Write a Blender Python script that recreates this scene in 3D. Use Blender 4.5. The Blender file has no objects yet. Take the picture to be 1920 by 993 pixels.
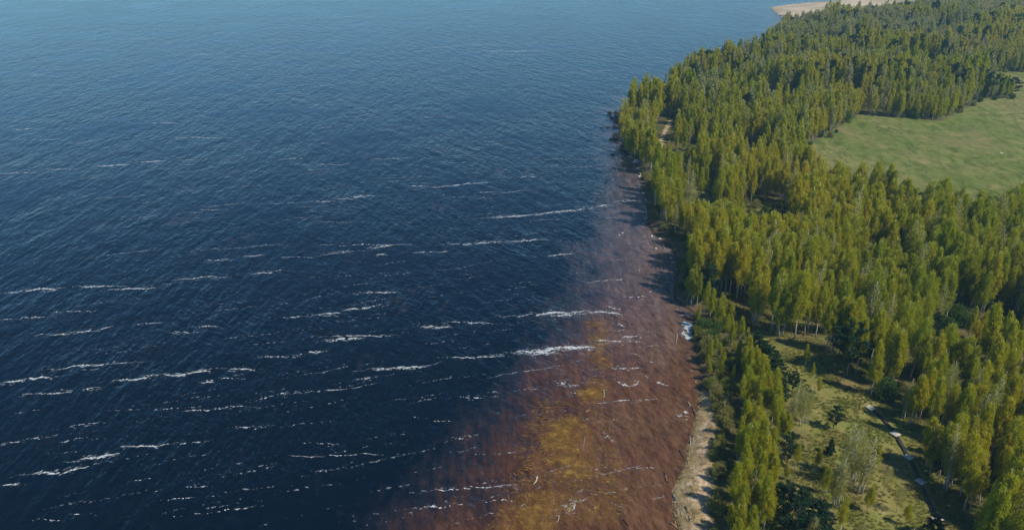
import bpy, math, random
import numpy as np
from mathutils import Vector, Matrix
R = math.radians
rng = np.random.default_rng(7)
random.seed(7)
S = bpy.context.scene

# ------------------------------------------------------------------ camera
CAM_H = 100.0
PITCH = 24.5
F = 1500.0                                    # focal length in pixels of the 1920 wide photograph
cam_d = bpy.data.cameras.new('camera'); cam = bpy.data.objects.new('camera', cam_d)
S.collection.objects.link(cam); S.camera = cam
cam.location = (0, 0, CAM_H); cam.rotation_euler = (R(90 - PITCH), 0, 0)
cam_d.sensor_width = 36; cam_d.lens = 36 * F / 1920
cam_d.clip_start = 1; cam_d.clip_end = 60000
S.render.resolution_x = 1024; S.render.resolution_y = 529

# ------------------------------------------------------------------ sky, sun, exposure
SUN_DIR = Vector((1.0, -0.62, 0)).normalized()
SUN_EL = 52
w = bpy.data.worlds.new('World'); S.world = w; w.use_nodes = True
nt = w.node_tree; nt.nodes.clear()
sky = nt.nodes.new('ShaderNodeTexSky'); sky.sky_type = 'NISHITA'; sky.sun_disc = False
sky.sun_elevation = R(SUN_EL); sky.sun_rotation = math.atan2(SUN_DIR.x, SUN_DIR.y)
sky.air_density = 1.0; sky.dust_density = .1; sky.ozone_density = 6.0
bg = nt.nodes.new('ShaderNodeBackground'); bg.inputs[1].default_value = 0.097
out = nt.nodes.new('ShaderNodeOutputWorld')
tn_ = nt.nodes.new('ShaderNodeMix'); tn_.data_type = 'RGBA'; tn_.blend_type = 'MULTIPLY'; tn_.inputs[0].default_value = 1; tn_.inputs[7].default_value = (.70, 1.0, 1.14, 1)
nt.links.new(sky.outputs[0], tn_.inputs[6]); nt.links.new(tn_.outputs[2], bg.inputs[0]); nt.links.new(bg.outputs[0], out.inputs[0])
sd = bpy.data.lights.new('sun', 'SUN'); sd.energy = 4.9; sd.angle = R(0.6); sd.color = (1, 0.91, 0.76)
sun = bpy.data.objects.new('sun', sd); S.collection.objects.link(sun)
sdir = Vector((SUN_DIR.x * math.cos(R(SUN_EL)), SUN_DIR.y * math.cos(R(SUN_EL)), math.sin(R(SUN_EL))))
sun.rotation_euler = sdir.to_track_quat('Z', 'Y').to_euler(); sun.location = (300, 0, 300)
S.view_settings.view_transform = 'Standard'; S.view_settings.look = 'None'
S.view_settings.gamma = 1; S.view_settings.exposure = 0.35
S.render.engine = 'CYCLES'
S.cycles.max_bounces = 6; S.cycles.transmission_bounces = 4; S.cycles.diffuse_bounces = 3
S.cycles.volume_bounces = 0; S.cycles.transparent_max_bounces = 10

# ------------------------------------------------------------------ mapping and tagging helpers
cp, sp = math.cos(R(PITCH)), math.sin(R(PITCH))
def at(px, py, z=0.0):
    """ground point seen at a pixel of the 1920x993 photograph"""
    u = (px - 960) / F; v = (py - 496.5) / F
    dx, dy, dz = u, cp - v * sp, -sp - v * cp
    t = (CAM_H - z) / -dz
    return (dx * t, dy * t)
def to_px(x, y, z=0.0):
    h = CAM_H - z
    d = y * cp + h * sp
    d = np.where(d > 1, d, np.nan)
    return 960 + F * x / d, 496.5 + F * (h * cp - y * sp) / d
def tag(o, label=None, cat=None, group=None, kind=None):
    for k, v in (('label', label), ('category', cat), ('group', group), ('kind', kind)):
        if v: o[k] = v
    return o
def link(o): S.collection.objects.link(o); return o
def empty(name, loc, rz=0):
    o = bpy.data.objects.new(name, None); o.location = loc; o.rotation_euler = (0, 0, rz)
    o.empty_display_size = 0.5
    return link(o)
def inpoly(x, y, poly):
    x = np.asarray(x, float); y = np.asarray(y, float)
    c = np.zeros(x.shape, bool); n = len(poly)
    for i in range(n):
        x0, y0 = poly[i]; x1, y1 = poly[(i + 1) % n]
        if y0 == y1: continue
        m = ((y0 > y) != (y1 > y)) & (x < (x1 - x0) * (y - y0) / (y1 - y0) + x0)
        c ^= m
    return c
def dist_poly(x, y, pts, closed=True):
    d = np.full(np.shape(x), 1e9)
    n = len(pts)
    for i in range(n if closed else n - 1):
        ax, ay = pts[i]; bx, by = pts[(i + 1) % n]
        ex, ey = bx - ax, by - ay; L = ex * ex + ey * ey + 1e-9
        t = np.clip(((x - ax) * ex + (y - ay) * ey) / L, 0, 1)
        d = np.minimum(d, (x - ax - t * ex) ** 2 + (y - ay - t * ey) ** 2)
    return np.sqrt(d)
def sdist(x, y, poly):                          # positive inside
    d = dist_poly(x, y, poly)
    return np.where(inpoly(x, y, poly), d, -d)
def vnoise(x, y, sc, seed=0):
    """smooth value noise in numpy"""
    x = np.asarray(x) / sc; y = np.asarray(y) / sc
    xi = np.floor(x).astype(np.int64); yi = np.floor(y).astype(np.int64)
    fx = x - xi; fy = y - yi
    fx = fx * fx * (3 - 2 * fx); fy = fy * fy * (3 - 2 * fy)
    def h(a, b):
        n = (a * 374761393 + b * 668265263 + seed * 974634777) & 0xffffffff
        n = ((n ^ (n >> 13)) * 1274126177) & 0xffffffff
        return ((n ^ (n >> 16)) & 0xffff) / 65535.0
    a = h(xi, yi); b = h(xi + 1, yi); c = h(xi, yi + 1); d = h(xi + 1, yi + 1)
    return (a * (1 - fx) + b * fx) * (1 - fy) + (c * (1 - fx) + d * fx) * fy
def fbm(x, y, sc, seed=0):
    return (vnoise(x, y, sc, seed) + .5 * vnoise(x, y, sc / 2, seed + 1) + .25 * vnoise(x, y, sc / 4, seed + 2)) / 1.75

# ------------------------------------------------------------------ the plan: coast and clearings
COAST_PX = [(1300, 1160), (1284, 1060), (1276, 993), (1266, 960), (1265, 916), (1288, 877), (1292, 837), (1303, 798), (1310, 758),
    (1309, 730), (1315, 700), (1307, 662), (1300, 640), (1297, 616), (1303, 590), (1285, 574), (1264, 562), (1267, 525), (1271, 493),
    (1258, 464), (1233, 448), (1215, 418), (1211, 380), (1209, 348), (1195, 315), (1187, 292), (1174, 272), (1168, 250),
    (1168, 228), (1176, 214), (1200, 190), (1218, 168), (1240, 158), (1300, 146), (1345, 138), (1400, 125), (1440, 108), (1450, 88),
    (1463, 62), (1479, 42), (1470, 33), (1452, 22), (1445, 14), (1480, 9), (1530, 4), (1590, 0), (1640, -6), (1800, -18), (2300, -36)]
COAST = [at(*p) for p in COAST_PX]
# roughen the coast a little
def rough(pts, amp, step):
    o = []
    for i in range(len(pts) - 1):
        (ax, ay), (bx, by) = pts[i], pts[i + 1]
        L = math.hypot(bx - ax, by - ay); n = max(1, int(L / step))
        for k in range(n):
            t = k / n
            a = amp if 0 < k else amp * .4
            o.append((ax + (bx - ax) * t + random.uniform(-a, a), ay + (by - ay) * t + random.uniform(-a, a)))
    o.append(pts[-1]); return o
COAST = rough(COAST, .7, 4.5)
LAND = [(20, -3000), (26, 20), (30, 70)] + COAST + [(40000, 9000), (40000, -3000)]
P = lambda L: [at(*p) for p in L]
FIELD = P([(1492, 292), (1606, 222), (1760, 233), (1842, 190), (1897, 190), (1897, 179), (1850, 172), (1838, 138), (1925, 141), (2500, 150),
    (2500, 450), (1990, 350), (1925, 392), (1870, 440), (1810, 455), (1760, 440), (1700, 425), (1640, 412), (1560, 388), (1498, 350)])
MEADOW = P([(1405, 640), (1470, 622), (1505, 650), (1572, 684), (1632, 745), (1700, 800), (1755, 880), (1795, 960), (1840, 1180),
    (1400, 1180), (1440, 960), (1450, 850), (1430, 760), (1440, 700)])
UNDER = P([(1325, 566), (1400, 560), (1500, 570), (1600, 630), (1700, 720), (1790, 850), (1850, 1100), (1780, 1100), (1740, 900), (1640, 760),
    (1570, 690), (1490, 650), (1400, 610)])
SAND = P([(1240, 1170), (1265, 993), (1255, 930), (1262, 890), (1284, 872), (1290, 800), (1305, 750), (1303, 730), (1330, 742), (1338, 800),
    (1336, 860), (1332, 930), (1328, 1000), (1330, 1170)])
SPIT = P([(1430, 12), (1484, 62), (1560, 49), (1620, 41), (1700, 34), (1760, 20), (2300, -30), (2300, -50), (1800, -40), (1590, -8), (1440, 4)])
GAPS = [P([(1375, 396), (1425, 386), (1480, 400), (1475, 452), (1400, 446)]),
    P([(1266, 348), (1338, 346), (1350, 400), (1330, 428), (1258, 420)]),
    P([(1150, 226), (1215, 224), (1262, 214), (1275, 205), (1345, 207), (1440, 222), (1490, 218), (1500, 180), (1440, 178), (1345, 157), (1215, 160), (1150, 165)]),
    P([(1446, 76), (1540, 73), (1580, 84), (1450, 90)]), P([(1690, 119), (1845, 137), (1845, 166), (1700, 152)]), P([(1478, 72), (1600, 66), (1600, 74), (1478, 80)]),
    P([(1830, 612), (1860, 600), (1935, 598), (1935, 628), (1860, 634)]),
    P([(1232, 300), (1230, 262), (1247, 228), (1262, 228), (1252, 262), (1262, 290), (1290, 318), (1275, 326), (1250, 312)]),
    P([(1640, 408), (1700, 414), (1790, 432), (1780, 452), (1700, 435)])]
BEACHWOOD = P([(1390, 690), (1420, 684), (1440, 740), (1454, 800), (1454, 900), (1440, 1000), (1425, 1190), (1362, 1190), (1364, 1000),
    (1374, 930), (1384, 850), (1394, 780)])
WILLOW = P([(1300, 596), (1345, 590), (1400, 640), (1400, 690), (1374, 700), (1376, 780), (1360, 850), (1350, 930), (1340, 1010), (1336, 1190), (1328, 1190), (1330, 1000),
    (1334, 900), (1338, 800), (1330, 742), (1318, 735), (1322, 690), (1318, 660), (1303, 642)])
POINT_PATH = P([(1244, 300), (1240, 268), (1256, 232)])

# ------------------------------------------------------------------ materials
def mat(name):
    m = bpy.data.materials.new(name); m.use_nodes = True
    m.node_tree.nodes.clear(); return m, m.node_tree
def N(t, kind, **kw):
    n = t.nodes.new(kind)
    for k, v in kw.items(): setattr(n, k, v)
    return n
def setin(n, d):
    for k, v in d.items(): n.inputs[k].default_value = v
    return n
def noise(t, vec, scale, detail=4, rough=.55, dist=0):
    n = N(t, 'ShaderNodeTexNoise'); setin(n, {'Scale': scale, 'Detail': detail, 'Roughness': rough, 'Distortion': dist})
    if vec is not None: t.links.new(vec, n.inputs['Vector'])
    return n.outputs['Fac']
def ramp(t, fac, stops):
    n = N(t, 'ShaderNodeValToRGB'); el = n.color_ramp.elements
    while len(el) < len(stops): el.new(.5)
    for e, (p, c) in zip(el, stops):
        e.position = p; e.color = (*c, 1) if len(c) == 3 else c
    t.links.new(fac, n.inputs[0]); return n.outputs[0]
def mix(t, fac, a, b, blend='MIX'):
    n = N(t, 'ShaderNodeMix', data_type='RGBA', blend_type=blend)
    for s, v in ((0, fac), (6, a), (7, b)):
        if isinstance(v, (int, float)): n.inputs[s].default_value = v
        elif isinstance(v, tuple): n.inputs[s].default_value = (*v, 1)
        else: t.links.new(v, n.inputs[s])
    return n.outputs[2]
def mth(t, op, a, b=None, clamp=False):
    n = N(t, 'ShaderNodeMath', operation=op, use_clamp=clamp)
    for s, v in ((0, a), (1, b)):
        if v is None: continue
        if isinstance(v, (int, float)): n.inputs[s].default_value = v
        else: t.links.new(v, n.inputs[s])
    return n.outputs[0]
def attr(t, name, typ='GEOMETRY'):
    n = N(t, 'ShaderNodeAttribute', attribute_type=typ, attribute_name=name); return n.outputs['Fac']
def pos(t): return N(t, 'ShaderNodeNewGeometry').outputs['Position']
def mapping(t, vec, scale=(1, 1, 1), rot=(0, 0, 0), loc=(0, 0, 0)):
    n = N(t, 'ShaderNodeMapping'); n.inputs['Scale'].default_value = scale
    n.inputs['Rotation'].default_value = rot; n.inputs['Location'].default_value = loc
    t.links.new(vec, n.inputs[0]); return n.outputs[0]
def simple(name, stops, scale=6, rough=.8, bump=.3, stretch=(1, 1, 1), detail=5, objspace=True):
    m, t = mat(name)
    tc = N(t, 'ShaderNodeTexCoord').outputs['Object'] if objspace else pos(t)
    v = mapping(t, tc, stretch)
    f = noise(t, v, scale, detail, .65)
    c = ramp(t, f, stops)
    p = N(t, 'ShaderNodeBsdfPrincipled'); t.links.new(c, p.inputs['Base Color']); p.inputs['Roughness'].default_value = rough
    p.inputs['Specular IOR Level'].default_value = .25
    b = N(t, 'ShaderNodeBump'); b.inputs['Strength'].default_value = bump; b.inputs['Distance'].default_value = .03
    t.links.new(f, b.inputs['Height']); t.links.new(b.outputs[0], p.inputs['Normal'])
    o = N(t, 'ShaderNodeOutputMaterial'); t.links.new(p.outputs[0], o.inputs[0]); return m
def leaf_mat(name, stops, pale=(.16, .15, .07), translucency=.56, big=.2, warm=None):
    """leaf colour: one tint for each tree, another for each twig, and drifts of colour through the wood"""
    m, t = mat(name)
    tint = attr(t, 'tint', 'INSTANCER')
    twig = attr(t, 'twig')
    drift = noise(t, pos(t), .018, 3, .6)
    f = mth(t, 'ADD', mth(t, 'MULTIPLY', tint, .68), mth(t, 'MULTIPLY', twig, .14))
    f = mth(t, 'ADD', f, mth(t, 'MULTIPLY', mth(t, 'SUBTRACT', drift, .5), big), clamp=True)
    c = ramp(t, f, stops)
    d = N(t, 'ShaderNodeBsdfDiffuse'); t.links.new(c, d.inputs[0])
    tr = N(t, 'ShaderNodeBsdfTranslucent'); t.links.new(mix(t, 1.0, c, (1.25, 1.15, .55), 'MULTIPLY'), tr.inputs[0])
    ms = N(t, 'ShaderNodeMixShader'); ms.inputs[0].default_value = translucency
    t.links.new(d.outputs[0], ms.inputs[1]); t.links.new(tr.outputs[0], ms.inputs[2])
    o = N(t, 'ShaderNodeOutputMaterial'); t.links.new(ms.outputs[0], o.inputs[0]); return m

M = {}
M['birch_leaf'] = leaf_mat('birch_leaf', [(0, (.23, .29, .016)), (.3, (.33, .35, .018)), (.6, (.41, .38, .02)), (.85, (.44, .37, .03)), (1, (.42, .31, .05))])
M['pale_leaf'] = leaf_mat('pale_leaf', [(0, (.24, .28, .05)), (.5, (.34, .33, .08)), (1, (.38, .30, .12))], big=.2)
M['pine_leaf'] = leaf_mat('pine_leaf', [(0, (.014, .034, .018)), (.5, (.022, .048, .022)), (1, (.035, .06, .025))], translucency=.08, big=.1)
M['willow_leaf'] = leaf_mat('willow_leaf', [(0, (.13, .16, .03)), (.5, (.19, .19, .05)), (1, (.22, .19, .085))], translucency=.25, big=.2)
M['bush_leaf'] = leaf_mat('bush_leaf', [(0, (.045, .09, .018)), (.5, (.075, .13, .028)), (1, (.10, .15, .04))], translucency=.3, big=.1)
M['bare_leaf'] = leaf_mat('bare_leaf', [(0, (.24, .27, .10)), (.5, (.32, .31, .13)), (1, (.35, .30, .17))], translucency=.3, big=.2)
M['grass_leaf'] = leaf_mat('grass_leaf', [(0, (.10, .14, .02)), (.4, (.18, .18, .04)), (.75, (.26, .22, .08)), (1, (.33, .27, .13))], translucency=.2, big=.9)
M['birch_bark'] = simple('birch_bark', [(.3, (.05, .045, .04)), (.42, (.42, .40, .36)), (1, (.62, .59, .53))], 3, .7, .2, (1, 1, .8))
M['twig'] = simple('twig', [(.2, (.09, .065, .05)), (.8, (.2, .16, .13))], 5)
M['pine_bark'] = simple('pine_bark', [(.2, (.10, .06, .035)), (.8, (.26, .14, .07))], 5)
M['dark_wood'] = simple('dark_wood', [(.2, (.012, .009, .008)), (.8, (.04, .03, .024))], 3)
M['pale_wood'] = simple('pale_wood', [(.2, (.16, .12, .08)), (.55, (.33, .28, .21)), (.9, (.50, .45, .37))], 4, .8, .3, (1, 1, .3))
M['orange_wood'] = simple('orange_wood', [(.2, (.16, .08, .03)), (.8, (.45, .28, .12))], 4)
M['plank_wood'] = simple('plank_wood', [(.2, (.015, .012, .012)), (.8, (.05, .04, .04))], 3, .7, .3, (1, .2, 1))
M['platform_wood'] = simple('platform_wood', [(.2, (.30, .28, .23)), (.8, (.54, .51, .44))], 5, .8, .3, (1, .2, 1))
M['stone'] = simple('stone', [(.2, (.16, .15, .14)), (.5, (.34, .32, .3)), (.9, (.55, .52, .48))], 4)
M['feather'] = simple('feather', [(.2, (.7, .7, .7)), (.8, (.8, .8, .8))], 4)
def froth(name, col_, lo, hi):
    m, t = mat(name); d = N(t, 'ShaderNodeBsdfDiffuse'); d.inputs[0].default_value = (*col_, 1); tr = N(t, 'ShaderNodeBsdfTransparent'); ms = N(t, 'ShaderNodeMixShader')
    f = noise(t, pos(t), 2.2, 4, .7); t.links.new(ramp(t, f, [(.35, (lo,) * 3), (.65, (hi,) * 3)]), ms.inputs[0]); t.links.new(tr.outputs[0], ms.inputs[1]); t.links.new(d.outputs[0], ms.inputs[2])
    o = N(t, 'ShaderNodeOutputMaterial'); t.links.new(ms.outputs[0], o.inputs[0]); return m
M['foam'] = froth('foam', (.60, .64, .66), .25, .75)
M['thin_foam'] = froth('thin_foam', (.50, .56, .60), .08, .34)
M['reed'] = simple('reed', [(.3, (.05, .025, .006)), (.5, (.12, .063, .01)), (.75, (.28, .17, .035))], .5, .9, .1, objspace=False)

# ---- ground
m, t = mat('ground_cover'); M['ground'] = m
ps = pos(t)
n1 = noise(t, ps, .06, 5, .6); n2 = noise(t, ps, .5, 6, .65); n3 = noise(t, ps, 2.5, 4, .6)
n2b = noise(t, mapping(t, ps, (1, .45, 1), (0, 0, .5)), .22, 6, .7, .6)
floor = mix(t, n2, (.035, .034, .012), (.125, .098, .045))
floor = mix(t, ramp(t, n1, [(.4, (0, 0, 0)), (.65, (1, 1, 1))]), floor, (.05, .055, .014))
mcol = ramp(t, n2b, [(.22, (.060, .048, .022)), (.36, (.10, .105, .022)), (.5, (.165, .145, .045)), (.64, (.25, .205, .085)), (.85, (.33, .27, .13))])
green = ramp(t, noise(t, ps, .045, 4, .6, .5), [(.5, (0, 0, 0)), (.66, (1, 1, 1))])
mcol = mix(t, mth(t, 'ADD', mth(t, 'MULTIPLY', green, .6), .2), mcol, (.085, .125, .018))
brown = ramp(t, noise(t, mapping(t, ps, loc=(50, 0, 0)), .09, 4, .6, .5), [(.5, (0, 0, 0)), (.66, (1, 1, 1))])
mcol = mix(t, mth(t, 'MULTIPLY', brown, .6), mcol, (.11, .07, .038))
fcol = ramp(t, noise(t, mapping(t, ps, (1, .5, 1), (0, 0, -.35)), .02, 8, .62, .8), [(.3, (.085, .115, .022)), (.47, (.11, .135, .03)), (.6, (.145, .145, .048)), (.75, (.20, .17, .08))])
fn = noise(t, mapping(t, ps, (1, .4, 1), (0, 0, -.35)), .35, 6, .75, .5)
fcol = mix(t, ramp(t, fn, [(.38, (.95, .95, .95)), (.58, (0, 0, 0))]), fcol, (.045, .068, .010))
fcol = mix(t, ramp(t, noise(t, mapping(t, ps, (1, .6, 1), loc=(30, 9, 0)), .03, 5, .7, .5), [(.54, (0, 0, 0)), (.66, (.5, .5, .5))]), fcol, (.18, .14, .07))
fcol = mix(t, ramp(t, noise(t, ps, .12, 6, .7), [(.52, (0, 0, 0)), (.7, (.8, .8, .8))]), fcol, (.20, .17, .07))
scol = ramp(t, noise(t, mapping(t, ps, (1, .5, 1), (0, 0, .1)), .6, 7, .7, .8), [(.28, (.10, .075, .045)), (.45, (.26, .19, .115)), (.58, (.40, .305, .20)), (.8, (.52, .42, .30))])
pcol = ramp(t, noise(t, mapping(t, ps, (.35, 1, 1)), .03, 6, .6, 1), [(.3, (.15, .14, .10)), (.5, (.30, .245, .175)), (.7, (.42, .35, .27))])
def soft(name, k=.5, sc=None):
    a = attr(t, name)
    return mth(t, 'GREATER_THAN', mth(t, 'ADD', a, mth(t, 'MULTIPLY', mth(t, 'SUBTRACT', n2, .5), k)), .5)
def softer(name, k=1.0, w_=.12):
    a = mth(t, 'ADD', attr(t, name), mth(t, 'MULTIPLY', mth(t, 'SUBTRACT', n2, .5), k))
    return ramp(t, a, [(.5 - w_, (0, 0, 0)), (.5 + w_, (1, 1, 1))])
col = mix(t, softer('meadow', 1.4, .2), floor, mcol)
col = mix(t, softer('field', .5), col, fcol)
col = mix(t, softer('sand', .8), col, scol)
col = mix(t, softer('spit', .6), col, pcol)
col = mix(t, softer('bank', .6), col, ramp(t, n2, [(.3, (.035, .025, .016)), (.6, (.13, .085, .045)), (.8, (.22, .16, .09))]))
col = mix(t, softer('wet', .5), col, (.05, .036, .022))
p = N(t, 'ShaderNodeBsdfPrincipled'); t.links.new(col, p.inputs['Base Color'])
setin(p, {'Roughness': .95, 'Specular IOR Level': .1})
b = N(t, 'ShaderNodeBump'); setin(b, {'Strength': .9, 'Distance': .35})
t.links.new(mth(t, 'ADD', n2, mth(t, 'MULTIPLY', n3, .4)), b.inputs['Height']); t.links.new(b.outputs[0], p.inputs['Normal'])
o = N(t, 'ShaderNodeOutputMaterial'); t.links.new(p.outputs[0], o.inputs[0])

# ---- lake water: wind from the left drives crests that run away from the camera
m, t = mat('lake_water'); M['water'] = m
ps = pos(t)
WIND = R(16)
def chop(angle, lam, stretch, seed, detail=2, rough=.5, dist=.0):
    v = mapping(t, ps, (1 / lam, 1 / (lam * stretch), 1), (0, 0, -(WIND + angle)), (seed * 13.7, seed * 7.1, 0))
    # Mapping applies scale first, then rotation: rotate beforehand instead
    vr = N(t, 'ShaderNodeVectorRotate', rotation_type='Z_AXIS'); t.links.new(ps, vr.inputs['Vector']); vr.inputs['Angle'].default_value = -(WIND + angle)
    v = mapping(t, vr.outputs[0], (1 / lam, 1 / (lam * stretch), 1), (0, 0, 0), (seed * 13.7, seed * 7.1, 0))
    return noise(t, v, 1.0, detail, rough, dist)
gust = noise(t, ps, .02, 3, .5)
def ridged(x):      # sharp crests, round troughs
    return mth(t, 'SUBTRACT', 1.0, mth(t, 'MULTIPLY', mth(t, 'ABSOLUTE', mth(t, 'SUBTRACT', x, .5)), 4.0))
h = mth(t, 'MULTIPLY', chop(R(-20), 7.5, 4.0, 1), .95)
h = mth(t, 'ADD', h, mth(t, 'MULTIPLY', chop(R(14), 5.0, 3.5, 2), .85))
h = mth(t, 'ADD', h, mth(t, 'MULTIPLY', ridged(chop(R(-26), 4.4, 3.6, 3, 1)), .10))
h = mth(t, 'ADD', h, mth(t, 'MULTIPLY', ridged(chop(R(24), 2.9, 3.2, 4, 1)), .075))
h = mth(t, 'ADD', h, mth(t, 'MULTIPLY', chop(R(-16), 2.0, 3.2, 5, 3, .65), .85))
h = mth(t, 'ADD', h, mth(t, 'MULTIPLY', chop(R(34), 1.1, 3.0, 6, 2, .6), .40))
bmp = N(t, 'ShaderNodeBump'); setin(bmp, {'Strength': .5, 'Distance': 1.0}); t.links.new(mth(t, 'ADD', ramp(t, gust, [(.3, (.28,) * 3), (.68, (.68,) * 3)]), mth(t, 'MULTIPLY', attr(t, 'shallow'), .4), clamp=True), bmp.inputs['Strength']); t.links.new(h, bmp.inputs['Height'])
shal = attr(t, 'shallow'); weed = attr(t, 'weed')
nb = noise(t, ps, .05, 5, .6, .4); nc = noise(t, mapping(t, ps, (1, .35, 1), (0, 0, -.3)), .8, 5, .7, .6)
sh = mth(t, 'ADD', shal, mth(t, 'MULTIPLY', mth(t, 'SUBTRACT', nb, .5), .8))
sh = mth(t, 'ADD', sh, mth(t, 'MULTIPLY', mth(t, 'SUBTRACT', chop(R(-14), 6, 3.5, 9, 3, .6, .3), .5), .35))
deep = (.0001, .0022, .0066)
sh = mth(t, 'ADD', sh, mth(t, 'MULTIPLY', mth(t, 'SUBTRACT', chop(R(-14), 1.6, 3.5, 12, 3, .65), .5), .6))
c = ramp(t, sh, [(.12, deep), (.34, (.010, .009, .013)), (.55, (.042, .019, .011)), (.8, (.072, .031, .013)), (1, (.080, .039, .015))])
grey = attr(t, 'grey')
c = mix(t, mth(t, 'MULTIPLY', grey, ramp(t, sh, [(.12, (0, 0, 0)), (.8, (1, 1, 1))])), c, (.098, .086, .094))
glint_bands = mth(t, 'ADD', mth(t, 'MULTIPLY', chop(R(-14), 2.3, 4.5, 8, 2, .6, .3), .65), mth(t, 'MULTIPLY', nc, .35))  # wave bands: sky reflection and dark troughs painted into the shallow water colour
glint_bands = mth(t, 'ADD', mth(t, 'MULTIPLY', glint_bands, .6), mth(t, 'MULTIPLY', chop(R(6), .9, 3.0, 14, 2, .6), .4))
c2 = ramp(t, glint_bands, [(.39, (.48, .42, .4)), (.5, (1, .95, .95)), (.6, (1.5, 1.6, 1.75))])
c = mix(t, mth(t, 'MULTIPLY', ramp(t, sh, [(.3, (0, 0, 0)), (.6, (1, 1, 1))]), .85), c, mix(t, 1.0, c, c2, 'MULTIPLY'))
wf = mth(t, 'ADD', weed, mth(t, 'MULTIPLY', mth(t, 'SUBTRACT', noise(t, ps, .25, 5, .7), .5), .9))
wc = ramp(t, nc, [(.3, (.085, .036, .006)), (.55, (.155, .074, .008)), (.75, (.26, .14, .018))])
c = mix(t, ramp(t, wf, [(.3, (0, 0, 0)), (1.0, (.65, .65, .65))]), c, wc)
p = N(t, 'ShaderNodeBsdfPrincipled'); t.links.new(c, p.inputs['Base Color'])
setin(p, {'Roughness': .07, 'IOR': 1.333, 'Specular IOR Level': .42})
t.links.new(bmp.outputs[0], p.inputs['Normal'])
o = N(t, 'ShaderNodeOutputMaterial'); t.links.new(p.outputs[0], o.inputs[0])

# ------------------------------------------------------------------ mesh helpers
def mesh_np(name, V, faces_n, idx, mats, mat_idx=None, attrs=None, smooth=False):
    """V (n,3); faces_n sides per face (array); idx flat loop indices"""
    me = bpy.data.meshes.new(name)
    V = np.asarray(V, np.float32); idx = np.asarray(idx, np.int32); fn = np.asarray(faces_n, np.int32)
    me.vertices.add(len(V)); me.vertices.foreach_set('co', V.ravel())
    me.loops.add(len(idx)); me.loops.foreach_set('vertex_index', idx)
    me.polygons.add(len(fn)); st = np.concatenate(([0], np.cumsum(fn)[:-1])).astype(np.int32)
    me.polygons.foreach_set('loop_start', st); me.polygons.foreach_set('loop_total', fn)
    for mm in mats: me.materials.append(mm)
    if mat_idx is not None: me.polygons.foreach_set('material_index', np.asarray(mat_idx, np.int32))
    if smooth: me.polygons.foreach_set('use_smooth', np.ones(len(fn), bool))
    for k, a in (attrs or {}).items():
        at_ = me.attributes.new(k, 'FLOAT', 'POINT'); at_.data.foreach_set('value', np.asarray(a, np.float32))
    me.update(calc_edges=True); me.validate(); return me
class MB:
    def __init__(s): s.V = []; s.F = []; s.M = []; s.T = []
    def add(s, verts, faces, mi=0, tw=0.5):
        o = len(s.V); s.V += [tuple(v) for v in verts]; s.F += [tuple(i + o for i in f) for f in faces]
        s.M += [mi] * len(faces); s.T += [tw] * len(verts)
    def tube(s, pts, rad, sides=5, mi=0, cap=True):
        rings = []; n = len(pts); V = []; Fc = []
        for i, p in enumerate(pts):
            p = Vector(p); a = Vector(pts[max(0, i - 1)]); b = Vector(pts[min(n - 1, i + 1)])
            d = (b - a); d = d.normalized() if d.length > 1e-6 else Vector((0, 0, 1))
            u = d.orthogonal().normalized() if abs(d.z) < .9 else Vector((1, 0, 0)).cross(d).normalized()
            v = d.cross(u)
            for k in range(sides):
                an = 2 * math.pi * k / sides
                V.append(p + (u * math.cos(an) + v * math.sin(an)) * rad[i])
        for i in range(n - 1):
            for k in range(sides):
                k2 = (k + 1) % sides
                Fc.append((i * sides + k, i * sides + k2, (i + 1) * sides + k2, (i + 1) * sides + k))
        if cap:
            Fc.append(tuple(range(sides))[::-1]); Fc.append(tuple((n - 1) * sides + k for k in range(sides)))
        s.add(V, Fc, mi)
    def box(s, c, d, rz=0, mi=0, rx=0):
        Mx = Matrix.Translation(c) @ Matrix.Rotation(rz, 4, 'Z') @ Matrix.Rotation(rx, 4, 'X')
        V = [Mx @ Vector((x * d[0] / 2, y * d[1] / 2, z * d[2] / 2)) for x in (-1, 1) for y in (-1, 1) for z in (-1, 1)]
        s.add(V, [(0, 1, 3, 2), (4, 6, 7, 5), (0, 4, 5, 1), (2, 3, 7, 6), (0, 2, 6, 4), (1, 5, 7, 3)], mi)
    def mesh(s, name, mats, smooth=False):
        fn = [len(f) for f in s.F]; idx = [i for f in s.F for i in f]
        return mesh_np(name, s.V, fn, idx, mats, s.M, {'twig': s.T}, smooth)
def leaves(C, A, B, tw):
    """kite shaped leaf sprays: centre, long half-axis, short half-axis"""
    n = len(C); V = np.empty((n, 4, 3)); V[:, 0] = C + A; V[:, 1] = C + B - A * .1; V[:, 2] = C - A; V[:, 3] = C - B - A * .1
    return V.reshape(-1, 3), np.full(n, 4), np.arange(4 * n), np.repeat(tw, 4)
def join_np(parts):
    V = []; fn = []; idx = []; mi = []; tw = []; o = 0
    for (v, f, i, t_, m_) in parts:
        V.append(v); fn.append(f); idx.append(np.asarray(i) + o); mi.append(np.full(len(f), m_)); tw.append(t_); o += len(v)
    return np.concatenate(V), np.concatenate(fn), np.concatenate(idx), np.concatenate(mi), np.concatenate(tw)
def unit(v): return v / (np.linalg.norm(v, axis=-1, keepdims=True) + 1e-9)
def rnd_dir(r, n):
    return unit(r.normal(size=(n, 3)))

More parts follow.
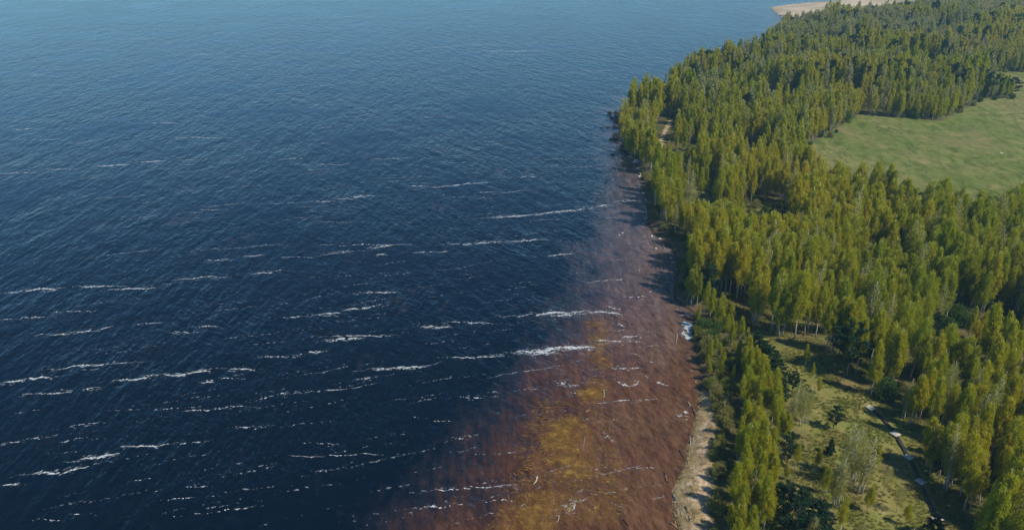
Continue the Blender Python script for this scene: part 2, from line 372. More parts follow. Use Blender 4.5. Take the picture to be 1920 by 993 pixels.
# ------------------------------------------------------------------ tree models
def birch(seed, H, n_leaf, crown0=.32, rmax=2.1, leaf=.2, droop=1.0, stems=1, twigs=26, density_top=1.0, lean=.5, br_vis=1):
    r = np.random.default_rng(seed); rr = random.Random(seed)
    tk = MB(); cr = MB(); tips = []
    for s in range(stems):
        a0 = rr.uniform(0, 6.28); off = .45 if stems > 1 else 0
        lx, ly = rr.uniform(-lean, lean), rr.uniform(-lean, lean)
        if stems > 1: lx += math.cos(a0 + s * 6.28 / stems) * 1.1; ly += math.sin(a0 + s * 6.28 / stems) * 1.1
        bx, by = off * math.cos(s * 6.28 / stems), off * math.sin(s * 6.28 / stems)
        Hs = H * (1 if s == 0 else rr.uniform(.8, .95)); k = 7
        w1 = [rr.uniform(-.12, .12) for _ in range(2 * k + 2)]
        def axis(z, bx=bx, by=by, lx=lx, ly=ly, Hs=Hs, w1=w1, k=k):
            q = z / Hs; i = min(int(q * k), k - 1); f_ = q * k - i
            return Vector((bx + lx * q + (w1[i] * (1 - f_) + w1[i + 1] * f_) * min(1, q * 3),
                           by + ly * q + (w1[k + i] * (1 - f_) + w1[k + i + 1] * f_) * min(1, q * 3), z))
        r0 = .0085 * H * rr.uniform(.85, 1.15)
        pts = [axis(Hs * i / k) for i in range(k + 1)]; pts[0].z = -.4
        tk.tube(pts, [r0 * (1.25 if i == 0 else (1 - .88 * i / k)) for i in range(k + 1)], 6)
        nb = twigs
        for b_ in range(nb):
            q = crown0 + (1 - crown0) * (b_ + rr.random()) / nb * .97
            u = (q - crown0) / (1 - crown0)
            prof = (min(1, (u + .12) / .35) ** .7) * (1 - max(0, (u - .2) / .84) ** 1.25)
            L = rmax * prof * rr.uniform(.6, 1.15) / (stems ** .35) + .3
            an = b_ * 2.4 + rr.uniform(-.5, .5); base = axis(q * Hs)
            up = rr.uniform(.7, 1.3)
            P0 = base; P1 = base + Vector((math.cos(an) * L * .55, math.sin(an) * L * .55, up * L * .5))
            P2 = base + Vector((math.cos(an) * L, math.sin(an) * L, up * L * .55 - .15 * droop))
            if br_vis: cr.tube([P0, P1, P2], [r0 * .28 * (1.1 - q), r0 * .16, .008], 3, 1, cap=False)
            tips.append((P0, P1, P2, L, u, rr.random()))
    # leaves: sprays round the outer branch, hanging
    Ls = np.array([tp[3] for tp in tips]) ** 1.5 + .25; Ls /= Ls.sum()
    bi = r.choice(len(tips), n_leaf, p=Ls)
    P0 = np.array([tuple(tp[0]) for tp in tips])[bi]; P1 = np.array([tuple(tp[1]) for tp in tips])[bi]; P2 = np.array([tuple(tp[2]) for tp in tips])[bi]
    L = np.array([tp[3] for tp in tips])[bi]; tw = np.array([tp[5] for tp in tips])[bi]
    s_ = np.sqrt(r.uniform(.03, 1.1, n_leaf))[:, None]
    C = (1 - s_) ** 2 * P0 + 2 * s_ * (1 - s_) * P1 + s_ ** 2 * P2
    hang = r.exponential(.5 * droop, n_leaf)
    C[:, 2] -= hang; C += r.normal(size=(n_leaf, 3)) * (.13 + .08 * L[:, None]) * np.array([1, 1, 1.6])
    sz = leaf * r.uniform(.6, 1.35, n_leaf)[:, None]
    A = unit(np.array([0, 0, -1.0]) * r.uniform(.6, 1.8, n_leaf)[:, None] + rnd_dir(r, n_leaf) * .6) * sz * 1.75
    B = unit(np.cross(A, rnd_dir(r, n_leaf))) * sz * .5
    tw = np.clip(tw * .7 + r.uniform(0, .3, n_leaf), 0, 1)
    return tk, cr, leaves(C, A, B, tw)
def pine(seed, H, n_leaf, crown0=.25, rmax=1.8, leaf=.17):
    r = np.random.default_rng(seed); rr = random.Random(seed); tk = MB(); cr = MB(); pads = []
    lx, ly = rr.uniform(-.4, .4), rr.uniform(-.4, .4)
    ax = lambda q: Vector((lx * q * q, ly * q * q, H * q))
    tk.tube([ax(0) + Vector((0, 0, -.3))] + [ax(i / 5) for i in range(1, 6)], [.018 * H, .015 * H, .012 * H, .009 * H, .005 * H, .002 * H], 6)
    nb = int(16 + H * 1.2)
    for b_ in range(nb):
        u = (b_ + rr.random()) / nb; q = crown0 + (1 - crown0) * u
        L = rmax * (min(1, (u + .25) / .5)) * (1 - max(0, (u - .45) / .62) ** 1.6) * rr.uniform(.65, 1.15) + .15
        an = b_ * 2.4 + rr.uniform(-.5, .5); base = ax(q); e = base + Vector((math.cos(an) * L, math.sin(an) * L, L * rr.uniform(.1, .5)))
        cr.tube([base, base.lerp(e, .5), e], [.004 * H, .003 * H, .01], 3, 1, cap=False)
        for k in range(3):
            c = base.lerp(e, .5 + .25 * k); pads.append((c.x, c.y, c.z + .1, .28 + .17 * L * rr.uniform(.7, 1.2), rr.random()))
    pads = np.array(pads); pr = pads[:, 3] ** 2; bi = r.choice(len(pads), n_leaf, p=pr / pr.sum())
    d = rnd_dir(r, n_leaf) * (r.uniform(.3, 1.05, n_leaf)[:, None]) * np.array([1, 1, .6])
    C = pads[bi, :3] + d * pads[bi, 3][:, None]
    A = unit(d + np.array([0, 0, .35]) + rnd_dir(r, n_leaf) * .5) * leaf * r.uniform(.6, 1.3, n_leaf)[:, None]
    B = unit(np.cross(A, rnd_dir(r, n_leaf))) * leaf * .5
    return tk, cr, leaves(C, A, B, np.clip(pads[bi, 4] * .6 + r.uniform(0, .4, n_leaf), 0, 1))
def spruce(seed, H, n_leaf, rmax=1.3, leaf=.16):
    r = np.random.default_rng(seed); rr = random.Random(seed); tk = MB(); cr = MB(); seg = []
    tk.tube([(0, 0, -.3), (0, 0, H * .5), (0, 0, H)], [.016 * H, .009 * H, .01], 6)
    n = int(H * 11)
    for b_ in range(n):
        u = (b_ + rr.random()) / n; z = H * (.06 + .92 * u); L = rmax * (1 - u) ** .85 * rr.uniform(.75, 1.12) + .08; an = b_ * 2.4 + rr.uniform(-.4, .4)
        seg.append((z, an, L, rr.random()))
        cr.tube([(0, 0, z), (math.cos(an) * L, math.sin(an) * L, z - L * .25)], [.012, .006], 3, 1, cap=False)
    seg = np.array(seg); pr = seg[:, 2] ** 1.2; bi = r.choice(len(seg), n_leaf, p=pr / pr.sum()); s_ = r.uniform(.1, 1.05, n_leaf)
    z, an, L = seg[bi, 0], seg[bi, 1], seg[bi, 2]
    D = np.stack([np.cos(an), np.sin(an), np.full(n_leaf, -.25)], 1)
    C = D * (s_ * L)[:, None]; C[:, 2] += z - r.uniform(0, .12, n_leaf) + .1 * s_ ** 2 * L; C += r.normal(size=(n_leaf, 3)) * .05 * (1 + L[:, None])
    A = unit(D + rnd_dir(r, n_leaf) * .7) * leaf * r.uniform(.6, 1.3, n_leaf)[:, None]
    B = unit(np.cross(A, rnd_dir(r, n_leaf))) * leaf * .5
    return tk, cr, leaves(C, A, B, np.clip(seg[bi, 3] * .6 + r.uniform(0, .4, n_leaf), 0, 1))
def bush(seed, H, n_leaf, rmax=1.6, leaf=.14, lobes=9):
    r = np.random.default_rng(seed); rr = random.Random(seed); tk = MB(); cr = MB(); pads = []
    for b_ in range(lobes):
        an = b_ * 2.4 + rr.uniform(-.4, .4); q = math.sqrt((b_ + .3) / lobes)
        e = Vector((math.cos(an) * rmax * q * .75, math.sin(an) * rmax * q * .75, H * (.82 - .38 * q * q) * rr.uniform(.8, 1.1)))
        tk.tube([(e.x * .08, e.y * .08, -.2), (e.x * .5, e.y * .5, e.z * .6), tuple(e)], [.05, .035, .012], 4)
        R_ = rmax * rr.uniform(.35, .52)
        pads.append((e.x, e.y, e.z - R_ * .3, R_, rr.random())); pads.append((e.x * .9, e.y * .9, e.z * .5, R_ * .9, rr.random()))
    pads = np.array(pads); pr = pads[:, 3] ** 2; bi = r.choice(len(pads), n_leaf, p=pr / pr.sum())
    d = rnd_dir(r, n_leaf) * r.uniform(.45, 1.12, n_leaf)[:, None]
    C = pads[bi, :3] + d * pads[bi, 3][:, None]; C[:, 2] = np.abs(C[:, 2]) + .03
    A = unit(d * .8 + np.array([0, 0, .5]) + rnd_dir(r, n_leaf) * .8) * leaf * r.uniform(.6, 1.4, n_leaf)[:, None]
    B = unit(np.cross(A, rnd_dir(r, n_leaf))) * leaf * .55
    return tk, cr, leaves(C, A, B, np.clip(pads[bi, 4] * .6 + r.uniform(0, .4, n_leaf), 0, 1))
def model(name, spec, bark, leafm, twig):
    """returns (trunk mesh, crown mesh, both in one mesh for the far wood)"""
    tk, cr, lv = spec
    tm = tk.mesh(name + '_trunk', [bark])
    cv = np.array(cr.V if cr.V else [(0, 0, 0)] * 3, float); cf = [len(f) for f in cr.F] if cr.V else [3]; ci = [i for f in cr.F for i in f] if cr.V else [0, 1, 2]
    V, fn, idx, mi, tw = join_np([(lv[0], lv[1], lv[2], lv[3], 0), (cv, np.array(cf), np.array(ci), np.full(len(cv), .5), 1)])
    cm = mesh_np(name + '_crown', V, fn, idx, [leafm, twig], mi, {'twig': tw})
    tv = np.array(tk.V, float)
    V, fn, idx, mi, tw = join_np([(lv[0], lv[1], lv[2], lv[3], 0), (cv, np.array(cf), np.array(ci), np.full(len(cv), .5), 1),
        (tv, np.array([len(f) for f in tk.F]), np.array([i for f in tk.F for i in f]), np.full(len(tv), .5), 2)])
    full = mesh_np(name + '_whole', V, fn, idx, [leafm, twig, bark], mi, {'twig': tw})
    return tm, cm, full
LIB = {}
for i in range(7):
    LIB['birch', i] = model('birch', birch(100 + i, 16, 7500, (.30, .38, .26, .42, .33, .3, .36)[i], (1.5, 1.25, 1.85, 1.35, 2.1, 1.15, 1.8)[i], .108,
        stems=(1, 1, 2, 1, 1, 1, 2)[i], lean=.9, twigs=(34, 30, 22, 32, 40, 34, 22)[i]), M['birch_bark'], M['birch_leaf'], M['twig'])
for i in range(3):
    LIB['pale', i] = model('birch', birch(140 + i, 16, 2600, .3, 2.1, .105, stems=(1, 3, 2)[i], twigs=(60, 34, 44)[i], lean=.7), M['birch_bark'], M['pale_leaf'], M['birch_bark'])
for i in range(6):
    LIB['far', i] = model('birch', birch(160 + i, 15, 3000, (.22, .3, .18, .25, .28, .2)[i], (1.4, 1.2, 1.8, 1.3, 1.6, 1.1)[i], .17,
        stems=(1, 1, 2, 1, 1, 1)[i], lean=.6, twigs=(24, 22, 16, 26, 24, 22)[i]), M['birch_bark'], M['birch_leaf'], M['twig'])
for i in range(2):
    LIB['farpale', i] = model('birch', birch(180 + i, 15, 1200, .25, 1.6, .22, twigs=34, lean=.6), M['birch_bark'], M['bare_leaf'], M['twig'])
for i in range(4):
    LIB['pine', i] = model('pine', pine(200 + i, 7, 4200, (.2, .3, .14, .25)[i], (1.9, 1.6, 2.2, 1.8)[i], .15), M['pine_bark'], M['pine_leaf'], M['pine_bark'])
LIB['spruce', 0] = model('spruce', spruce(220, 4, 2600), M['pine_bark'], M['pine_leaf'], M['pine_bark'])
LIB['spruce', 1] = model('spruce', spruce(221, 4, 2600, 1.1), M['pine_bark'], M['pine_leaf'], M['pine_bark'])
for i in range(3):
    LIB['willow', i] = model('willow', bush(230 + i, 2.6, 1700, (1.5, 1.8, 1.3)[i], .12, (9, 12, 8)[i]), M['twig'], M['willow_leaf'], M['twig'])
for i in range(3):
    LIB['bush', i] = model('bush', bush(240 + i, 4.5, 3200, (2.4, 2.8, 2.1)[i], .17, (13, 16, 11)[i]), M['twig'], M['bush_leaf'], M['twig'])

# ------------------------------------------------------------------ land: one sheet from the shore to the horizon
def graded(fine0, fine1, step, g, lim0, lim1):
    a = list(np.arange(fine0, fine1 + 1e-6, step)); s_ = step
    while a[-1] < lim1: s_ *= g; a.append(a[-1] + s_)
    b = []; s_ = step; q = fine0
    while q > lim0: s_ *= 1.25; q -= s_; b.append(q)
    return np.array(b[::-1] + a)
def grade_more(xs, lim, g): 
    xs = list(xs); s_ = xs[-1] - xs[-2]
    while xs[-1] < lim: s_ *= g; xs.append(xs[-1] + s_)
    return np.array(xs)
gx = grade_more(graded(20, 90, .7, 1.012, -30000, 620), 42000, 1.3)
gy = grade_more(graded(80, 200, .8, 1.009, -3000, 1000), 42000, 1.3)
def land_z(x, y):
    d = sdist(x, y, LAND)
    n = fbm(x, y, 9, 5) - .5; n2 = fbm(x, y, 40, 9) - .5
    z = np.where(d < 0, np.maximum(-3, d * .22), np.minimum(1.5, .12 + d * .42))
    sp_ = sdist(x, y, SPIT)
    z = np.where((sp_ > 0) & (d > 0), np.minimum(z, .5), z)
    inl = np.clip((d - 1) / 6, 0, 1)
    return z + inl * (n * .5 + n2 * 1.2), d
X, Y = np.meshgrid(gx, gy); Z, D = land_z(X, Y)
nx, ny = len(gx), len(gy)
ii = np.arange(nx * ny).reshape(ny, nx)
Q = np.stack([ii[:-1, :-1], ii[:-1, 1:], ii[1:, 1:], ii[1:, :-1]], -1).reshape(-1, 4)
sd_ = lambda poly, k: np.clip(.5 + sdist(X, Y, poly) / k, 0, 1).ravel()
mead = sd_(MEADOW, 14)
for g_ in GAPS[:3]: mead = np.maximum(mead, sd_(g_, 16) * .55)
under = sd_(UNDER, 14) * .5
strip_ = np.clip(.5 + (1.6 - dist_poly(X, Y, POINT_PATH, False)) / 4, 0, 1).ravel()
bank = np.where(D.ravel() > -3, np.clip(1 - (D.ravel() - 1.2) / 3.5, 0, 1), 0) * (sd_(SPIT, 20) < .5)
sand_a = np.maximum(sd_(SAND, 6), strip_ * .7)
bank = bank * (1 - np.clip(sand_a * 2 - .6, 0, 1))
me = mesh_np('ground', np.stack([X.ravel(), Y.ravel(), Z.ravel()], 1), np.full(len(Q), 4), Q.ravel(), [M['ground']], None,
    {'wet': np.clip(1 - np.abs(D.ravel() + .1) / 1.3, 0, 1), 'meadow': np.maximum(mead, under), 'field': sd_(FIELD, 10), 'sand': sand_a, 'spit': sd_(SPIT, 20), 'bank': bank}, True)
tag(link(bpy.data.objects.new('ground', me)), kind='structure')
def gz(x, y): return land_z(np.atleast_1d(np.asarray(x, float)), np.atleast_1d(np.asarray(y, float)))[0]

# ------------------------------------------------------------------ lake
BROWN = P([(640, 1160), (720, 993), (790, 930), (860, 860), (940, 770), (985, 700), (1030, 620), (1075, 560), (1110, 480), (1130, 400), (1140, 320),
    (1130, 250), (1150, 205), (1190, 170), (1260, 145), (1350, 125), (1420, 95), (1438, 60), (1432, 10), (1700, -30), (2300, -60), (2300, 1160)])
WEEDS = [P([(1030, 790), (1070, 775), (1110, 800), (1120, 850), (1105, 900), (1060, 900), (1020, 860), (1010, 820)]),
    P([(985, 920), (1040, 915), (1050, 960), (1040, 1010), (960, 1160), (880, 1160), (905, 990), (950, 960)]),
    P([(1075, 735), (1110, 705), (1150, 715), (1155, 745), (1110, 757), (1085, 752)]),
    P([(1095, 600), (1140, 590), (1160, 625), (1150, 690), (1120, 700), (1100, 660)])]
wx = np.concatenate([-np.geomspace(40000, 420, 40), np.arange(-400, 0, 12.), np.arange(0, 70, 1.2), np.arange(70, 620, 8.), np.geomspace(640, 42000, 40)])
wx = np.unique(np.concatenate([wx, np.arange(-30, 0, 1.5)]))
wy = np.concatenate([-np.geomspace(3000, 20, 10), np.arange(0, 80, 10.), np.arange(80, 260, 1.3), np.arange(260, 420, 3.), np.arange(424, 1000, 9.), np.geomspace(1010, 42000, 50)])
X, Y = np.meshgrid(wx, wy); nx, ny = len(wx), len(wy)
ii = np.arange(nx * ny).reshape(ny, nx); Q = np.stack([ii[:-1, :-1], ii[:-1, 1:], ii[1:, 1:], ii[1:, :-1]], -1).reshape(-1, 4)
bd = sdist(X, Y, BROWN); ramp_w = 14 + 10 * np.clip((Y - 110) / 300, 0, 2)
shal = np.clip(.30 + bd / (2.4 * ramp_w), 0, 1)
shal = shal * np.clip(1.12 - (Y - 110) / 700, .55, 1)
wd = np.zeros(X.shape)
for wp, st in zip(WEEDS, (1, 1, 1, .62)): wd = np.maximum(wd, np.clip(.35 + (sdist(X, Y, wp) + 3 * (fbm(X, Y, 5, 61) - .5)) / 8, 0, 1) * st)
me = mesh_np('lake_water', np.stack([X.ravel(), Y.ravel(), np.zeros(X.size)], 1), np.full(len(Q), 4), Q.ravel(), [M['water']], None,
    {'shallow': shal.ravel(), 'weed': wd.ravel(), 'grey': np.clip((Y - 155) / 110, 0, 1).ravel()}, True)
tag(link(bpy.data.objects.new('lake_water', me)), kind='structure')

# ------------------------------------------------------------------ foam on the lake
FOAM = [ # x0,y0,x1,y1, half width px, strength
 (968,662,1115,648,4.5,1.5),(970,660,1050,664,3,1),(1040,652,1112,655,4,1.2),(845,670,935,668,2,.9),(695,692,800,684,3,1.2),(970,592,1105,584,3,1.2),(1100,584,1170,592,4,1),
 (1030,590,1075,592,3,.9),(845,604,922,605,2,.8),(790,612,842,612,3.5,.9),(610,640,680,632,3,1),(560,664,605,658,2.5,.9),(490,670,560,670,1.8,.7),(600,632,742,628,1.8,.6),
 (590,590,640,588,2.5,.9),(640,583,715,573,2.5,.9),(510,595,590,592,1.5,.6),(665,552,745,546,2.2,.8),(470,574,545,570,1.5,.5),(325,624,370,624,2,.8),(365,612,412,612,1.8,.7),
 (210,714,290,704,2.5,1),(290,704,395,694,3.5,1.1),(430,694,482,691,2.5,.9),(100,692,240,680,2.2,.9),(0,718,95,708,3.5,1.1),(40,740,190,728,2,.7),(378,716,402,716,2.5,.8),
 (70,628,140,626,2,.8),(130,624,210,614,2.2,.8),(0,600,100,594,1.8,.7),(250,608,310,604,1.5,.6),(90,585,180,583,1.3,.5),(200,545,290,540,2,.8),(50,543,110,542,3,.9),
 (0,550,60,546,1.8,.7),(155,538,200,536,2.2,.8),(320,524,430,518,1.8,.6),(470,512,535,507,1.8,.8),(455,480,500,478,1.8,.7),(520,482,590,482,1.3,.5),(380,490,440,486,1.8,.6),
 (100,540,240,536,1.3,.5),(925,408,1000,403,2,1),(1000,403,1100,392,1.8,1),(1100,392,1200,376,1.5,.8),(1150,378,1200,376,2,.7),(840,458,960,452,1.8,.8),(960,453,1022,450,1.8,.9),
 (690,466,740,460,2,.8),(620,475,665,470,2,.7),(705,478,725,477,2.5,.8),(775,474,860,471,1.5,.7),(590,460,780,458,1.2,.5),(1020,480,1080,475,1.4,.7),(805,352,915,342,1.5,.7),
 (765,349,800,348,1.3,.7),(630,374,700,366,2.2,.8),(580,378,630,377,1.2,.6),(945,332,1020,331,1,.5),(370,393,425,392,1.3,.6),(170,312,240,309,1.5,.8),(255,303,310,302,1.6,.8),
 (335,301,370,300,1.2,.6),(0,326,65,324,1.5,.7),(80,319,145,317,1.2,.6),(20,243,70,242,1.5,.7),(20,262,120,262,1.1,.5),(265,231,335,231,1.2,.6),(320,259,420,257,1,.5),
 (520,299,570,297,1,.5),(580,240,630,239,1,.4),(590,309,655,308,1.1,.5),(700,298,770,296,1,.4),(880,97,1040,95,.8,.5),(870,104,1030,103,.7,.3),(800,90,850,88,.7,.3),
 (55,140,95,140,1,.5),(1140,638,1210,640,2.5,.8),(1165,634,1200,630,2.5,.8),(1115,640,1145,638,2.5,.9),(1150,620,1175,618,2,.6),(1160,605,1175,612,2,.6),(1145,690,1180,695,3,.7),(1155,715,1185,722,4,.9),
 (1180,722,1195,712,3,.8),(1225,716,1255,720,3,.8),(1160,688,1215,690,2,.6),(1040,716,1080,722,2,.7),(1100,712,1130,724,2,.7),(1035,720,1090,722,1.5,.5),
 (1110,755,1240,745,1,.5),(1220,544,1262,547,2,.8),(1216,547,1240,543,2,.8),(1100,530,1190,522,1.3,.6),(1165,558,1215,558,2.2,.7),(1130,575,1170,578,2,.7),
 (865,745,930,741,1.5,.6),(860,750,890,748,1.5,.5),(480,748,560,735,1.6,.7),(560,737,680,722,1.4,.6),(340,770,465,761,1.6,.7),(670,708,700,708,2.5,.7),
 (145,862,225,848,5,1.1),(60,890,180,871,4,1.0),(0,912,40,906,3.5,.8),(230,838,320,831,2.2,.9),(320,831,400,826,1.4,.5),(430,803,500,800,1.6,.6),(385,712,470,708,1,.4),
 (40,825,90,818,1.6,.6),(0,832,40,828,1.4,.6),(100,830,165,822,1.6,.5),(120,802,190,792,2,.6),(200,772,320,766,1.4,.5),(300,765,380,763,1.1,.4),(345,916,400,913,1.4,.5),(250,900,285,897,1.4,.4),
 (60,976,140,968,1.5,.5),(120,966,190,966,1.4,.4),(320,966,400,960,1.2,.4),(400,955,480,948,1.8,.5),(300,935,420,930,1,.4),(830,825,900,815,1.4,.5),(540,855,720,850,1,.4),(560,830,640,830,1,.35),
 (770,951,870,943,2,.7),(790,920,960,908,2,.6),(900,940,970,935,1.4,.5),(835,820,890,822,1.3,.4),(940,905,975,918,2.2,.4),(770,780,860,790,1,.4),
 (1055,950,1100,935,5,.8),(1065,960,1080,945,5,.8),(1110,790,1160,785,3,.35),(1120,800,1150,830,4,.35),(1120,820,1160,820,2,.35),(1170,885,1230,872,3,.3),(1085,880,1170,880,2,.3),
 (1270,772,1295,778,6,.6),(1283,770,1288,775,3,1.3),(1200,700,1230,712,3,.35),(1060,735,1095,742,2,.4),(1185,650,1260,645,2,.35),(1180,655,1250,690,4,.25),(1200,625,1240,610,3,.3),
]
def ribbon_frags(streaks, dens, seed, thin):
    """broken flecks of foam lying 2 cm above the water along each streak"""
    r = np.random.default_rng(seed); V = []; Fn = []; Ix = []; o = 0
    for (x0, y0, x1, y1, hw, st) in streaks:
        a = np.array(at(x0, y0)); b = np.array(at(x1, y1)); L = np.linalg.norm(b - a); d = (b - a) / L; nrm = np.array([-d[1], d[0]])
        my = (y0 + y1) / 2; sc = abs(at(900, my)[1] - at(900, my + 1)[1])           # metres of ground depth per pixel
        W = hw * sc * .5
        n = int(L * (W + .25) * dens * st * 9) + 3
        u = r.uniform(0, 1, n); clump = vnoise(u * L, np.full(n, y0 * 3.1), 1.6 + L * .02, seed) 
        keep = (clump > .27) | (r.random(n) < .2); u = u[keep]; n = len(u)
        env = np.sin(np.pi * np.clip(u, .03, .97)) ** .45
        wig = (vnoise(u * L, np.full(n, x0 * 1.7), 5, seed + 3) - .5) * (.9 + W * 2.2) + (vnoise(u * L, np.full(n, x0), 1.4, seed + 5) - .5) * (.5 + W * 1.2)
        v = wig + r.normal(size=n) * W * .5 * env + (r.random(n) < .18) * r.normal(size=n) * W * 1.3
        size = (.07 + .40 * r.random(n) ** 2.5) * (.6 + .45 * st) * env * (1 + sc * .35)
        if thin: size *= 1.3
        ang = np.arctan2(d[1], d[0]) + r.normal(size=n) * .35
        C = a + d * (u * L)[:, None] + nrm * v[:, None]
        if (not thin and (st >= .75 or L > 14)) or (thin and st >= .7):
            m_ = max(8, int(L / .3)); uu = np.linspace(0, 1, m_)
            cl = np.clip((vnoise(uu * L, np.full(m_, y0 * 3.1), 1.6 + L * .02, seed) - .3) * 2.2, 0, 1) * np.clip((vnoise(uu * L, np.full(m_, y0), .9, seed + 9) - .18) * 2, .0, 1)
            wg = (vnoise(uu * L, np.full(m_, x0 * 1.7), 5, seed + 3) - .5) * (.9 + W * 2.2) + (vnoise(uu * L, np.full(m_, x0), 1.4, seed + 5) - .5) * (.5 + W * 1.2)
            hw_ = (.05 + W * .32 * min(1, st)) * cl * np.sin(np.pi * uu) ** .4 * (.45 if thin else 1) + .012
            ctr = a + d * (uu * L)[:, None] + nrm * wg[:, None]; lo = ctr - nrm * (hw_ * r.uniform(.5, 1.3, m_))[:, None]; hi = ctr + nrm * (hw_ * r.uniform(.5, 1.3, m_))[:, None]
            for i in range(m_ - 1):
                if cl[i] + cl[i + 1] < .08: continue
                V.append(np.array([[*lo[i], .015], [*lo[i + 1], .015], [*hi[i + 1], .015], [*hi[i], .015]])); Fn.append(4); Ix.append(np.arange(4) + o); o += 4
        for i in range(n):
            k = 5; th = np.sort(r.uniform(0, 6.28, k)); el = r.uniform(.6, 1.2, k)
            px_ = np.cos(th) * size[i] * el * 1.15; py_ = np.sin(th) * size[i] * el * .5
            ca, sa = math.cos(ang[i]), math.sin(ang[i])
            V.append(np.stack([C[i, 0] + px_ * ca - py_ * sa, C[i, 1] + px_ * sa + py_ * ca, np.full(k, .02 + r.uniform(0, .02))], 1))
            Fn.append(k); Ix.append(np.arange(k) + o); o += k
    return np.concatenate(V), Fn, np.concatenate(Ix)
V, fn, ix = ribbon_frags(FOAM, 2.6, 11, False)
o = link(bpy.data.objects.new('foam', mesh_np('foam', V, fn, ix, [M['foam']])))
tag(o, 'broken white foam streaks lying along the wind on the open lake', 'foam', kind='stuff')
faint = [(x0 - (x1 - x0) * .35, y0 - (y1 - y0) * .35, x1 + (x1 - x0) * .3, y1 + (y1 - y0) * .3, hw * 1.3, st * .7) for (x0, y0, x1, y1, hw, st) in FOAM if st >= .6 and x1 < 1150]
rf = random.Random(5)
for k in range(150):
    x = rf.uniform(-10, 1190); y = rf.uniform(60, 430)
    if x > np.interp(y, [0, 150, 300, 560], [1400, 1180, 1180, 1200]): continue
    faint.append((x, y, x + rf.uniform(25, 110), y - rf.uniform(0, 5), rf.uniform(.6, 1.1), rf.uniform(.45, .8)))
for k in range(300):
    x = rf.uniform(-10, 1190); y = 20 + 975 * rf.random() ** .95
    x_lim = np.interp(y, [0, 150, 300, 560, 800, 993], [1400, 1180, 1180, 1200, 1150, 1100])
    if x > x_lim: continue
    wx_, wy_ = at(x, y); L = rf.uniform(4, 22) * (1 + wy_ / 500); a = WIND + rf.uniform(-.12, .12)
    u_, v_ = to_px(np.array(wx_ + L * math.cos(a)), np.array(wy_ + L * math.sin(a)))
    faint.append((x, y, float(u_), float(v_), rf.uniform(.5, 1.3) * (.5 + y / 1000), rf.uniform(.12, .5) * (1 if rf.random() < .85 else 1.8)))
V, fn, ix = ribbon_frags(faint, 1.5, 23, True)
o = link(bpy.data.objects.new('faint_foam', mesh_np('faint_foam', V, fn, ix, [M['thin_foam']])))
tag(o, 'faint grey foam lines scattered over the lake between the white streaks', 'foam', kind='stuff')
# the pale scum lying in the inlet
scum = [(1283,602,1296,606,4,1.6),(1287,612,1298,622,4,1.6),(1286,608,1298,612,4,1.6),(1284,632,1297,628,3,1),(1281,587,1294,592,2,.8),(1290,624,1300,626,3,1.4),(1284,620,1290,640,3,.7)]
V, fn, ix = ribbon_frags(scum, 14, 31, True)
o = link(bpy.data.objects.new('foam_patch', mesh_np('foam_patch', V, fn, ix, [froth('inlet_foam', (.42, .52, .56), .2, .6)])))
tag(o, 'pale bluish white foam patch lying in the small inlet under the bank', 'foam', kind='stuff')
shore_foam = []
for i in range(len(COAST_PX) - 1):
    (ax, ay), (bx, by) = COAST_PX[i], COAST_PX[i + 1]
    if ay < 250: break
    for k in range(3):
        t0 = rf.random(); x = ax + (bx - ax) * t0 - rf.uniform(2, 26); y = ay + (by - ay) * t0
        shore_foam.append((x, y, x + rf.uniform(5, 22), y + rf.uniform(-2, 3), rf.uniform(1, 2.6), rf.uniform(.1, .35)))
V, fn, ix = ribbon_frags(shore_foam, 2, 37, True)
o = link(bpy.data.objects.new('shore_foam', mesh_np('shore_foam', V, fn, ix, [M['thin_foam']])))
tag(o, 'thin dull foam scraps washing against the shoreline', 'foam', kind='stuff')

# ------------------------------------------------------------------ flattened golden reeds in the shallows
r = np.random.default_rng(41); Vs = []; 
for wp, n, seed, lo in ((WEEDS[0], 3000, 1, .0), (WEEDS[1], 4200, 2, .0), (WEEDS[2], 1300, 3, 0), (WEEDS[3], 1000, 4, 0), (P([(1000,740),(1130,760),(1200,900),(1180,1000),(900,1020),(960,850)]), 2600, 5, 0)):
    xs = [p_[0] for p_ in wp]; ys = [p_[1] for p_ in wp]
    x = r.uniform(min(xs), max(xs), n * 3); y = r.uniform(min(ys), max(ys), n * 3)
    k = inpoly(x, y, wp) & (fbm(x, y, 3.5, seed) > r.uniform(.3, .62, n * 3)) & (sdist(x, y, wp) / 4.5 > r.random(n * 3) ** 1.3); x = x[k][:n]; y = y[k][:n]; n = len(x)
    ang = R(-25) + (fbm(x, y, 6, seed + 20) - .5) * 3.6 + r.normal(size=n) * .14
    L = r.uniform(.5, 1.7, n); Wd = r.uniform(.03, .085, n)
    dx, dy = np.cos(ang), np.sin(ang); bend = r.normal(size=n) * .12
    z = r.uniform(.012, .05, n)
    pts = np.empty((n, 4, 3))
    pts[:, 0] = np.stack([x - dx * L / 2, y - dy * L / 2, z], 1)
    pts[:, 1] = np.stack([x - dy * (Wd + bend), y + dx * (Wd + bend), z], 1)
    pts[:, 2] = np.stack([x + dx * L / 2, y + dy * L / 2, z], 1)
    pts[:, 3] = np.stack([x + dy * (Wd - bend), y - dx * (Wd - bend), z], 1)
    Vs.append(pts.reshape(-1, 3))
V = np.concatenate(Vs); n = len(V) // 4
o = link(bpy.data.objects.new('flattened_reeds', mesh_np('flattened_reeds', V, np.full(n, 4), np.arange(4 * n), [M['reed']])))
tag(o, 'golden brown reeds lying flattened in swirls in the shallow water', 'reeds', kind='stuff')

